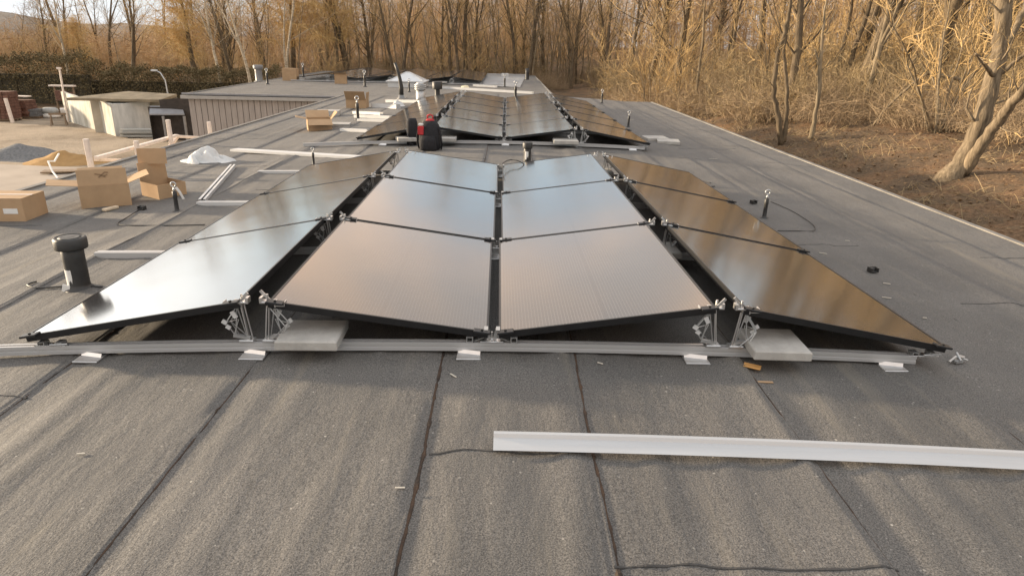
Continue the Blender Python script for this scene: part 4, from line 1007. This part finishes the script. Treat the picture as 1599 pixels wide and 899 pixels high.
def shrub_tree(h, stems, ntw, tw=.013, spread=.42, r=.035, arch=-.01, wig=.09, tsp=.9):
    t = Geo(); c = Geo()
    for s in range(stems):
        a = random.uniform(0, 2*math.pi); l_ = abs(random.gauss(0, spread)); b = V((math.cos(a)*.25*random.random(), math.sin(a)*.25*random.random(), -.1))
        pts, rs = limb(t, b, (math.cos(a)*l_, math.sin(a)*l_, 1), h*random.uniform(.6, 1.05), r*random.uniform(.4, 1.1), 8, 5, arch, wig, .2)
        for k in range(7):
            i = random.randrange(2, len(pts)-1); q, _ = limb(c, pts[i], rand_dir((pts[i+1]-pts[i]).normalized(), random.uniform(.4, 1.)), h*random.uniform(.12, .34), .010, 4, 3, .1, .2, .4)
            twigs(c, q, ntw, h*.10+.1, tw, .1, tsp)
        twigs(c, pts, ntw*2, h*.12+.1, tw, .1, tsp)
    return t, c
def brush(rad, h, n, tw=.010):
    c = Geo()
    for _ in range(n):
        a = random.uniform(0, 6.28); r_ = rad*math.sqrt(random.random()); p = V((math.cos(a)*r_, math.sin(a)*r_, -.05)); d = V((random.gauss(0, .55), random.gauss(0, .55), random.uniform(.35, 1))).normalized(); l_ = h*random.uniform(.4, 1.2)
        m_ = p+d*l_*.55; e = m_+(d+V((random.gauss(0, .5), random.gauss(0, .5), random.uniform(-.9, .1)))).normalized()*l_*.6
        c.ribbon([p, p.lerp(m_, .5)+V((0, 0, .04)), m_, e], tw, tw*.5)
        if random.random() < .5:
            for _2 in range(2): f = m_+V((random.gauss(0, .35), random.gauss(0, .35), random.gauss(.05, .25)))*l_; c.ribbon([m_, (m_+f)/2+V((0, 0, .04)), f], tw*.7, tw*.4)
    return c

KINDS = {}
def kind(key, gens, tm, cm):
    KINDS[key] = [(t.mesh('trunk', tm, True) if t else None, c.mesh('crown', [cm, tm])) for (t, c) in gens]
random.seed(21)
kind('tall', [forest_tree(random.uniform(9.5, 12.5), random.uniform(.14, .27), (random.gauss(0, .07), random.gauss(0, .05)), 24, 4, 5, .16, .016) for _ in range(9)], BARK, TWIG)
kind('slender', [forest_tree(random.uniform(7.5, 10), random.uniform(.055, .105), (random.gauss(0, .13), random.gauss(0, .06)), 17, 3, 5, .14, .015) for _ in range(8)], BARKL, TWIGB)
kind('birch', [forest_tree(random.uniform(10, 12), random.uniform(.10, .14), (random.gauss(0, .06), random.gauss(0, .03)), 16, 3, 5, .30, .014) for _ in range(3)], BIRCH, TWIGB)
kind('shrub', [shrub_tree(random.uniform(3.6, 5.2), random.randrange(8, 13), 5, .014) for _ in range(6)], BARKL, TWIG)
kind('thicket', [shrub_tree(random.uniform(2.0, 3.0), random.randrange(13, 19), 7, .010, .8, .020, -.10, .17, 1.5) for _ in range(6)], BARKL, TWIGG)
kind('bramble', [(None, brush(1.35, 1.1, 800, .009)) for _ in range(4)], TWIGB, TWIGB)

def plant(k, i, x, y, rz, s, label, cat, name, group, z=None, cname='crown'):
    tm, cm = KINDS[k][i % len(KINDS[k])]
    zz = terrain(x, y) if z is None else z
    if tm is None:
        o = tag(link(name, cm, None, (x, y, zz), rz), label, cat, group); o.scale = (s, s, s*random.uniform(.85, 1.15)); return o
    o = thing(name, label, cat, (x, y, zz), rz, group); o.scale = (s, s, s)
    link('trunk', tm, o); link('crown', cm, o); return o
def att(px, py):
    v = ray(px, py); t = 4.
    while t < 90:
        P = CP+v*t
        if P.z < terrain(P.x, P.y) and P.x > 5: return P
        t += .05
    return atz(px, py, -.8)
def inside_building(x, y): return (XL-.6 < x < XR+.5 and y < YM+.6) or (-15.4 < x < XF+.9 and YW-.6 < y < YF+1.5)
rs = random.Random(5)
# distinct single trees -------------------------------------------------
def skeleton(name, label, cat, base_px, base_z, branches, tm, twm, depth_bias=0., twn=10, twl=.5):
    """branches: list of [(px,py,radius,dy)...] pixel paths set into depth at the tree's own distance (dy metres nearer/farther)"""
    b = att(*base_px); o = thing(name, label, cat, (b.x, b.y, b.z)); t = Geo(); c = Geo()
    for br in branches:
        P = []; Rr = []
        for (px, py, r, dy) in br: q = aty(px, py, b.y+dy)-b; P.append(q); Rr.append(r)
        S = []; SR = []
        for i in range(len(P)-1):
            a_, b_, c_, d_ = P[max(i-1, 0)], P[i], P[i+1], P[min(i+2, len(P)-1)]
            for k in range(4):
                u = k/4; S.append(.5*((2*b_)+(c_-a_)*u+(2*a_-5*b_+4*c_-d_)*u*u+(3*b_-a_-3*c_+d_)*u**3)+V((random.gauss(0, .012), random.gauss(0, .012), 0))); SR.append((Rr[i]+(Rr[i+1]-Rr[i])*u)*random.uniform(.95, 1.06))
        S.append(P[-1]); SR.append(Rr[-1]); t.tube(S, SR, 9)
        if twn:
            for k in range(max(1, len(S)//3)):
                i = random.randrange(len(S)//3, len(S)-1); c.mi = 1; q, _ = limb(c, S[i], rand_dir((S[i+1]-S[i]).normalized(), random.uniform(.5, 1.1)), twl*random.uniform(.8, 2.2), max(.008, SR[i]*.22), 4, 4, .1, .2, .3); c.mi = 0
                twigs(c, q, twn, twl*.6, .010, .1)
    t.obj('trunk', tm, o, True)
    if c.f: c.obj('crown', [twm, tm], o)
    return o
random.seed(33)
skeleton('bare_tree', 'stout grey brown forked tree leaning over the soil bank at the right edge', 'tree', (1490, 276), -.62,
         [[(1470, 305, .34, 0), (1485, 277, .235, 0), (1500, 258, .18, 0), (1520, 220, .165, 0), (1537, 170, .155, .0), (1552, 118, .14, .1), (1563, 65, .13, .2), (1567, 15, .135, .2), (1570, -60, .12, .3), (1580, -160, .09, .5), (1570, -300, .05, .8)],
          [(1505, 270, .12, -.1), (1528, 232, .105, -.3), (1555, 195, .095, -.5), (1582, 160, .085, -.8), (1620, 118, .08, -1.1), (1680, 60, .06, -1.5), (1760, -60, .03, -2)],
          [(1556, 112, .07, .1), (1572, 75, .06, .3), (1590, 38, .055, .5), (1612, -10, .05, .7), (1650, -110, .03, 1)],
          [(1551, 122, .05, .1), (1568, 112, .042, 0), (1590, 92, .035, -.1), (1630, 68, .03, -.3), (1690, 20, .015, -.5)],
          [(1548, 118, .042, 0), (1539, 104, .038, -.2), (1530, 92, .032, -.3), (1524, 84, .022, -.4)], [(1562, 30, .06, .2), (1556, 5, .05, .4), (1549, -40, .04, .6), (1530, -140, .02, 1)]],
         BARKH, TWIG, twn=12, twl=.55)
skeleton('bare_tree', 'thin pale sapling with a bent top on the soil bank right of the roof', 'tree', (1268, 216), -.85,
         [[(1266, 217, .075, 0), (1272, 190, .062, 0), (1279, 140, .055, 0), (1280, 105, .052, 0), (1283, 75, .045, 0), (1286, 45, .035, 0), (1290, 5, .025, .2), (1296, -80, .012, .4)], [(1279, 102, .035, 0), (1277, 92, .03, 0), (1273, 78, .02, 0)], [(1283, 72, .02, 0), (1292, 45, .016, 0), (1308, 10, .01, 0)]], BARKL, TWIG, twn=8, twl=.4)
skeleton('bare_tree', 'pair of crooked thin trunks growing from one root on the bank beside the roof edge', 'tree', (1220, 226), -.9,
         [[(1220, 227, .085, 0), (1216, 185, .07, 0), (1208, 140, .065, 0), (1213, 95, .06, 0), (1225, 50, .052, 0), (1233, 10, .045, 0), (1240, -90, .02, 0)], [(1222, 222, .07, 0), (1229, 170, .055, .1), (1227, 120, .05, .2), (1224, 75, .045, .3), (1232, 20, .04, .3), (1236, -80, .02, .3)]], BARK, TWIG, twn=8, twl=.4)
skeleton('fallen_branch', 'arched pale dead branch lying across the undergrowth on the right bank', 'fallen branch', (1364, 198), -.55,
         [[(1364, 196, .03, 0), (1385, 168, .035, 0), (1415, 140, .038, 0), (1445, 117, .04, 0), (1460, 114, .045, 0), (1475, 120, .05, 0), (1496, 124, .055, .1), (1508, 145, .06, .2), (1517, 175, .065, .3), (1521, 205, .06, .4)], [(1450, 117, .03, 0), (1438, 95, .025, 0), (1425, 75, .02, 0), (1405, 66, .012, 0)], [(1432, 85, .015, 0), (1424, 100, .012, 0), (1430, 104, .008, 0)]], BARKL, TWIG, twn=5, twl=.4)
skeleton('bare_tree', 'pale slanting trunk rising left of the dead branch on the right bank', 'tree', (1268, 152), .0,
         [[(1318, 152, .11, 0), (1325, 110, .10, 0), (1336, 70, .095, 0), (1352, 30, .085, 0), (1366, -30, .06, 0), (1390, -160, .03, 0)], [(1308, 110, .08, 0), (1320, 60, .07, .2), (1330, 10, .06, .3), (1336, -90, .03, .4)]], BARK, TWIG, twn=10, twl=.7)
for (px, py, y, k, i, s, lab) in ((345, 135, 50, 'birch', 0, 1., 'white barked birch with sunlit trunk left of the far roof'), (394, 120, 47, 'birch', 1, .95, 'white barked birch just behind the grey vent pipe'), (438, 118, 46, 'birch', 2, 1., 'white barked birch behind the upright cardboard box'),
                                 (110, 130, 58, 'birch', 1, .9, 'white barked birch rising above the hedge on the left')):
    q = aty(px, py, y); plant(k, i, q.x, q.y, rs.uniform(0, 6), s, lab, 'tree', 'birch_tree', 'birch trees beyond the roof')
# golden willow-like tree on the left
def willow():
    t = Geo(); c = Geo(); pts, r_ = limb(t, (0, 0, -.2), (-.22, 0, 1), 7.5, .26, 8, 8, .03, .05, .25)
    for k in range(30):
        i = random.randrange(3, len(pts)-1); q, _ = limb(c, pts[i], rand_dir((-.3, 0, .9) if False else V((-.35, 0, .9)).normalized(), random.uniform(.4, 1.1)), random.uniform(1.6, 3.6), .04, 6, 4, .04, .14, .3)
        for j in range(75):
            a = q[random.randrange(2, len(q))]; l_ = random.uniform(.7, 1.8); e = V((random.gauss(0, .45), random.gauss(0, .45), random.uniform(-1.1, .15)))
            m_ = a+V((e.x, e.y, .25))*l_*.4; c.ribbon([a, m_, m_+e*l_*.7], .016, .01); c.ribbon([m_, m_+V((random.gauss(0, .4), random.gauss(0, .4), -.3))*l_], .012, .008)
    return t, c
kind('willow', [willow() for _ in range(2)], BARK, WILLOW)
q = aty(318, 140, 52); plant('willow', 0, q.x, q.y, 0, 1.05, 'golden drooping willow with a leaning trunk above the storage shed', 'tree', 'willow_tree', 'golden willows')
q = aty(455, 118, 60); plant('willow', 0, q.x, q.y, 2.2, 1.2, 'golden crowned tree rising straight behind the left end of the farthest array', 'tree', 'willow_tree', 'golden willows')
q = aty(545, 112, 59); plant('willow', 1, q.x, q.y, 1.2, 1.2, 'golden crowned tree standing behind the middle of the farthest array', 'tree', 'willow_tree', 'golden willows')
q = aty(150, 140, 62); plant('willow', 1, q.x, q.y, .3, .75, 'smaller golden willow showing over the hedge further left', 'tree', 'willow_tree', 'golden willows')

def scatter(n, fx, kinds, smin, smax, label, cat, name, group, mind=1.2, seed=1):
    r = random.Random(seed); got = []; tries = 0
    while len(got) < n and tries < n*60:
        tries += 1; x, y = fx(r)
        if inside_building(x, y) or any((x-a)**2+(y-b)**2 < mind*mind for a, b in got): continue
        got.append((x, y)); k = r.choice(kinds)
        plant(k, r.randrange(9), x, y, r.uniform(0, 6.28), r.uniform(smin, smax), label[k] if isinstance(label, dict) else label, cat, name, group)
def polar(a0, a1, d0, d1): 
    def f(r):
        a = R(r.uniform(a0, a1)); d = math.sqrt(r.uniform(d0*d0, d1*d1)); return d*math.sin(a), d*math.cos(a)
    return f
# centre wood behind the far roof
scatter(46, polar(-15, 9, 59, 76), ['tall', 'slender', 'slender'], .9, 1.2, {'tall': 'tall brown barked bare tree in the wood straight behind the farthest panels', 'slender': 'slender pale bare tree in the wood straight behind the farthest panels'}, 'tree', 'bare_tree', 'bare trees behind the farthest panels', 1.0, 2)
scatter(26, polar(-14, 8, 57, 68), ['shrub', 'thicket'], 1.0, 1.4, {'shrub': 'many stemmed bare hazel at the wood edge behind the far roof', 'thicket': 'low tan thicket at the wood edge behind the far roof'}, 'shrub', 'bare_shrub', 'bare shrubs behind the far roof', 1.3, 3)
scatter(30, polar(-15, 9, 56.5, 62), ['tall', 'slender', 'slender'], .9, 1.2, {'tall': 'tall brown barked bare tree in the wood straight behind the farthest panels', 'slender': 'slender pale bare tree in the wood straight behind the farthest panels'}, 'tree', 'bare_tree', 'bare trees behind the farthest panels', 1.0, 22)
# left wood
scatter(64, lambda r: (r.uniform(-66, -14), r.uniform(52, 80)), ['tall', 'slender', 'tall'], .8, 1.2, {'tall': 'tall brown barked bare tree standing beyond the yard hedge', 'slender': 'slender pale bare tree standing beyond the yard hedge'}, 'tree', 'bare_tree', 'bare trees beyond the yard hedge', 1.8, 4)
scatter(30, lambda r: (r.uniform(-50, -13), r.uniform(53, 66)), ['shrub', 'thicket'], .8, 1.2, {'shrub': 'many stemmed bare hazel beyond the yard hedge', 'thicket': 'low tan thicket beyond the yard hedge'}, 'shrub', 'bare_shrub', 'bare shrubs beyond the yard hedge', 1.6, 5)
# right wood on the bank
def rightf(d0, d1, a0=8, a1=46, lim=6.2, slope=1.):
    f = polar(a0, a1, d0, d1)
    def g(r):
        for _ in range(50):
            x, y = f(r)
            if x > lim+max(0, (30-y)*.42*slope): return x, y
        return x, y
    return g
scatter(88, rightf(24, 60, 8, 62, 6.8, .25), ['tall', 'slender', 'tall'], .85, 1.3, {'tall': 'tall brown barked bare tree in the wood on the right bank', 'slender': 'slender pale bare tree in the wood on the right bank'}, 'tree', 'bare_tree', 'bare trees on the right bank', 1.3, 6)
scatter(110, rightf(18, 46), ['shrub', 'thicket', 'thicket', 'thicket'], .65, 1.2, {'shrub': 'many stemmed bare hazel on the right bank', 'thicket': 'low tan thicket on the right bank'}, 'shrub', 'bare_shrub', 'bare shrubs on the right bank', 1.0, 7)
scatter(125, rightf(15.5, 42), ['bramble'], .6, 1.2, 'tangled brown bramble clump on the soil bank right of the roof', 'bramble', 'bramble_clump', 'bramble clumps on the right bank', 1.0, 8)
scatter(40, polar(-14, 12, 56.5, 66), ['bramble'], .8, 1.3, 'tangled brown bramble clump at the wood edge behind the far roof', 'bramble', 'bramble_clump', 'bramble clumps behind the far roof', 1.1, 9)

# the deep wood, one mass
def deep_wood():
    r = random.Random(3); t = Geo(); random.seed(44)
    for _ in range(2500):
        a = R(r.uniform(-46, 64)); d = r.uniform(74, 125) if a < R(10) else r.uniform(54, 115); x, y = d*math.sin(a), d*math.cos(a); z = terrain(x, y); h = r.uniform(.05, .088)*d*((1.05 if a > R(-24) else .68) if a < R(9) else 1.6); w = r.uniform(.05, .17)
        p0 = V((x, y, z)); p1 = V((x+r.gauss(0, .03)*h, y, z+h)); t.ribbon([p0, p0.lerp(p1, .35)+V((r.gauss(0, .16), 0, 0)), p0.lerp(p1, .7)+V((r.gauss(0, .22), 0, 0)), p1], w, .03)
        for k in range(11):
            u = r.uniform(.04, .98); q = p0.lerp(p1, u); l_ = r.uniform(.7, 2.6); e = q+V((r.gauss(0, .9), r.gauss(0, .4), r.uniform(-.1, 1)))*l_; t.ribbon([q, (q+e)/2+V((0, 0, .1)), e], .034, .018)
            for _2 in range(7): s = q.lerp(e, r.random()); t.ribbon([s, s+V((r.gauss(0, .8), r.gauss(0, .4), r.gauss(.1, .6)))*1.1], .022, .014)
    o = t.obj('distant_wood', mat('far_twigs_sun_gold', (.32, .21, .115), .95, 0, .3, .12, 0, 1, .1, col2=(.54, .375, .21)))  # sun's gold worked into the distant twig colour as well
    tag(o, 'deep brown mass of bare wood filling the background behind the nearer trees', 'wood', None, 'stuff')
deep_wood()
# litter, fallen sticks and dry grass on the bank
def litter():
    random.seed(9); g = Geo(); f = rightf(8, 34, 12, 46, 5., 0.); r = random.Random(12)
    for _ in range(12000):
        x, y = f(r); x = max(x, 5.25+r.random()*.6) if r.random() < .1 else x; z = terrain(x, y)
        if inside_building(x, y): continue
        l_ = r.uniform(.018, .05); a = r.uniform(0, 6.28); u = V((math.cos(a), math.sin(a), r.gauss(0, .3)))*l_; w_ = V((-math.sin(a), math.cos(a), r.gauss(0, .5)))*l_*.5; c = V((x, y, z+.02)); g.quad(c-u, c+w_, c+u, c-w_)
    o = g.obj('leaf_litter', LITTER); tag(o, 'brown leaf litter strewn over the soil bank right of the roof', 'leaf litter', None, 'stuff')
    g = Geo()
    for _ in range(12000):
        x, y = f(r)
        if fbm(x, y, 1, .4, 2) < -.05 or inside_building(x, y): continue
        z = terrain(x, y); l_ = r.uniform(.08, .38); d = V((r.gauss(0, .7), r.gauss(0, .7), r.uniform(.05, .9))); c = V((x, y, z)); g.ribbon([c, c+d*l_*.6, c+d*l_+V((0, 0, -.1*l_))], .009, .004)
    o = g.obj('dry_grass', TWIGG); tag(o, 'dry grass and fine twigs covering the soil bank right of the roof', 'dry grass', None, 'stuff')
litter()
random.seed(5)
for (px, py, ln, a, lab) in ((1320, 250, .9, 1.0, 'pale stick lying on bare soil below the thin sapling'), (1280, 213, 1.1, .5, 'pale stick lying at the foot of the thin sapling'), (1345, 233, .8, -.1, 'thin stick lying on the soil bank above the pale stick'), (1590, 245, 1.3, .9, 'pale stick at the right edge of the photo beside the stout tree'), (1575, 208, .9, .1, 'short pale stick behind the stout forked tree')):
    b = att(px, py); z = b.z+.05; g = Geo(); limb(g, (0, 0, 0), (math.cos(a), math.sin(a), .08), ln, .022, 5, 5, 0, .12, .4); tag(g.obj('fallen_stick', BARKL, None, False, (b.x, b.y, z)), lab, 'stick')

# ------------------------------------------------------------------ light and sky
SUN_AZ, SUN_EL = 287., 9.                   # compass degrees from +Y towards +X
w = bpy.data.worlds.new('World'); sc.world = w; w.use_nodes = True; nt = w.node_tree; N = nt.nodes; L = nt.links
bg = N['Background']; bg.inputs['Strength'].default_value = .12
sky = N.new('ShaderNodeTexSky'); sky.sky_type = 'NISHITA'; sky.sun_disc = False; sky.sun_elevation = R(SUN_EL); sky.sun_rotation = R(SUN_AZ); sky.air_density = 1.0; sky.dust_density = .6; sky.ozone_density = 2.
tc = N.new('ShaderNodeTexCoord'); mp = N.new('ShaderNodeMapping'); mp.inputs['Scale'].default_value = (1.2, 1.2, 3.2); mp.inputs['Location'].default_value = (.3, .15, .0); L.new(tc.outputs['Generated'], mp.inputs['Vector'])
nz = N.new('ShaderNodeTexNoise'); nz.inputs['Scale'].default_value = 2.1; nz.inputs['Detail'].default_value = 7; nz.inputs['Roughness'].default_value = .55; L.new(mp.outputs['Vector'], nz.inputs['Vector'])
sp = N.new('ShaderNodeSeparateXYZ'); L.new(tc.outputs['Generated'], sp.inputs['Vector'])
el = N.new('ShaderNodeMapRange'); el.interpolation_type = 'SMOOTHSTEP'; el.inputs['From Min'].default_value = .17; el.inputs['From Max'].default_value = .36; el.inputs['To Min'].default_value = -.14; el.inputs['To Max'].default_value = .20; L.new(sp.outputs['Z'], el.inputs['Value'])
ad = N.new('ShaderNodeMath'); ad.operation = 'ADD'; L.new(nz.outputs['Fac'], ad.inputs[0]); L.new(el.outputs['Result'], ad.inputs[1])
cr = N.new('ShaderNodeValToRGB'); cr.color_ramp.elements[0].position = .40; cr.color_ramp.elements[1].position = .62; L.new(ad.outputs[0], cr.inputs['Fac'])
n3 = N.new('ShaderNodeTexNoise'); n3.inputs['Scale'].default_value = 3.6; n3.inputs['Detail'].default_value = 3; L.new(mp.outputs['Vector'], n3.inputs['Vector'])
cc = N.new('ShaderNodeValToRGB'); e = cc.color_ramp.elements; e[0].position = .40; e[0].color = (4.1, 3.8, 3.6, 1); e[1].position = .62; e[1].color = (8.6, 5.9, 3.9, 1); L.new(n3.outputs['Fac'], cc.inputs['Fac'])
mx = N.new('ShaderNodeMix'); mx.data_type = 'RGBA'; hi = N.new('ShaderNodeMapRange'); hi.interpolation_type = 'SMOOTHSTEP'; hi.inputs['From Min'].default_value = .42; hi.inputs['From Max'].default_value = .62; L.new(sp.outputs['Z'], hi.inputs['Value'])
cool = N.new('ShaderNodeMix'); cool.data_type = 'RGBA'; cool.inputs['B'].default_value = (4.5, 4.6, 4.75, 1); L.new(hi.outputs['Result'], cool.inputs['Factor']); L.new(cc.outputs['Color'], cool.inputs['A']); L.new(cool.outputs['Result'], mx.inputs['B']); L.new(cr.outputs['Color'], mx.inputs['Factor']); L.new(sky.outputs['Color'], mx.inputs['A'])
lx = N.new('ShaderNodeMapRange'); lx.interpolation_type = 'SMOOTHSTEP'; lx.inputs['From Min'].default_value = -.30; lx.inputs['From Max'].default_value = -.66; lx.inputs['To Min'].default_value = .34; lx.inputs['To Max'].default_value = .85; L.new(sp.outputs['X'], lx.inputs['Value'])
veil = N.new('ShaderNodeMix'); veil.data_type = 'RGBA'; veil.inputs['B'].default_value = (5.6, 5.7, 5.75, 1); L.new(lx.outputs['Result'], veil.inputs['Factor']); L.new(sky.outputs['Color'], veil.inputs['A']); gx = N.new('ShaderNodeMapRange'); gx.interpolation_type = 'SMOOTHSTEP'; gx.inputs['From Min'].default_value = -.36; gx.inputs['From Max'].default_value = -.64; gx.inputs['To Min'].default_value = 0; gx.inputs['To Max'].default_value = .9; L.new(sp.outputs['X'], gx.inputs['Value'])
glow = N.new('ShaderNodeMix'); glow.data_type = 'RGBA'; glow.inputs['B'].default_value = (12., 11.7, 11., 1); L.new(gx.outputs['Result'], glow.inputs['Factor']); L.new(veil.outputs['Result'], glow.inputs['A']); L.new(glow.outputs['Result'], mx.inputs['A'])
lo = N.new('ShaderNodeMapRange'); lo.interpolation_type = 'SMOOTHSTEP'; lo.inputs['From Min'].default_value = .11; lo.inputs['From Max'].default_value = .05; lo.inputs['To Min'].default_value = 0; lo.inputs['To Max'].default_value = .8; L.new(sp.outputs['Z'], lo.inputs['Value'])
low = N.new('ShaderNodeMix'); low.data_type = 'RGBA'; low.inputs['B'].default_value = (2.5, 2.75, 3.05, 1); L.new(lo.outputs['Result'], low.inputs['Factor']); L.new(mx.outputs['Result'], low.inputs['A'])
L.new(low.outputs['Result'], bg.inputs['Color'])
sl = bpy.data.lights.new('sun', 'SUN'); so = bpy.data.objects.new('sun', sl); COL.objects.link(so)
sl.energy = 4.7; sl.angle = R(2.5); sl.color = (1, .80, .56)
dv = V((math.sin(R(SUN_AZ))*math.cos(R(SUN_EL)), math.cos(R(SUN_AZ))*math.cos(R(SUN_EL)), math.sin(R(SUN_EL))))
so.rotation_euler = (-dv).to_track_quat('-Z', 'Y').to_euler(); so.location = (-20, 5, 12)

vs = sc.view_settings; vs.view_transform = 'Standard'; vs.look = 'None'; vs.gamma = 1; vs.use_curve_mapping = False; vs.exposure = 1.2
sc.render.engine = 'CYCLES'
sc.cycles.max_bounces = 6; sc.cycles.use_denoising = True
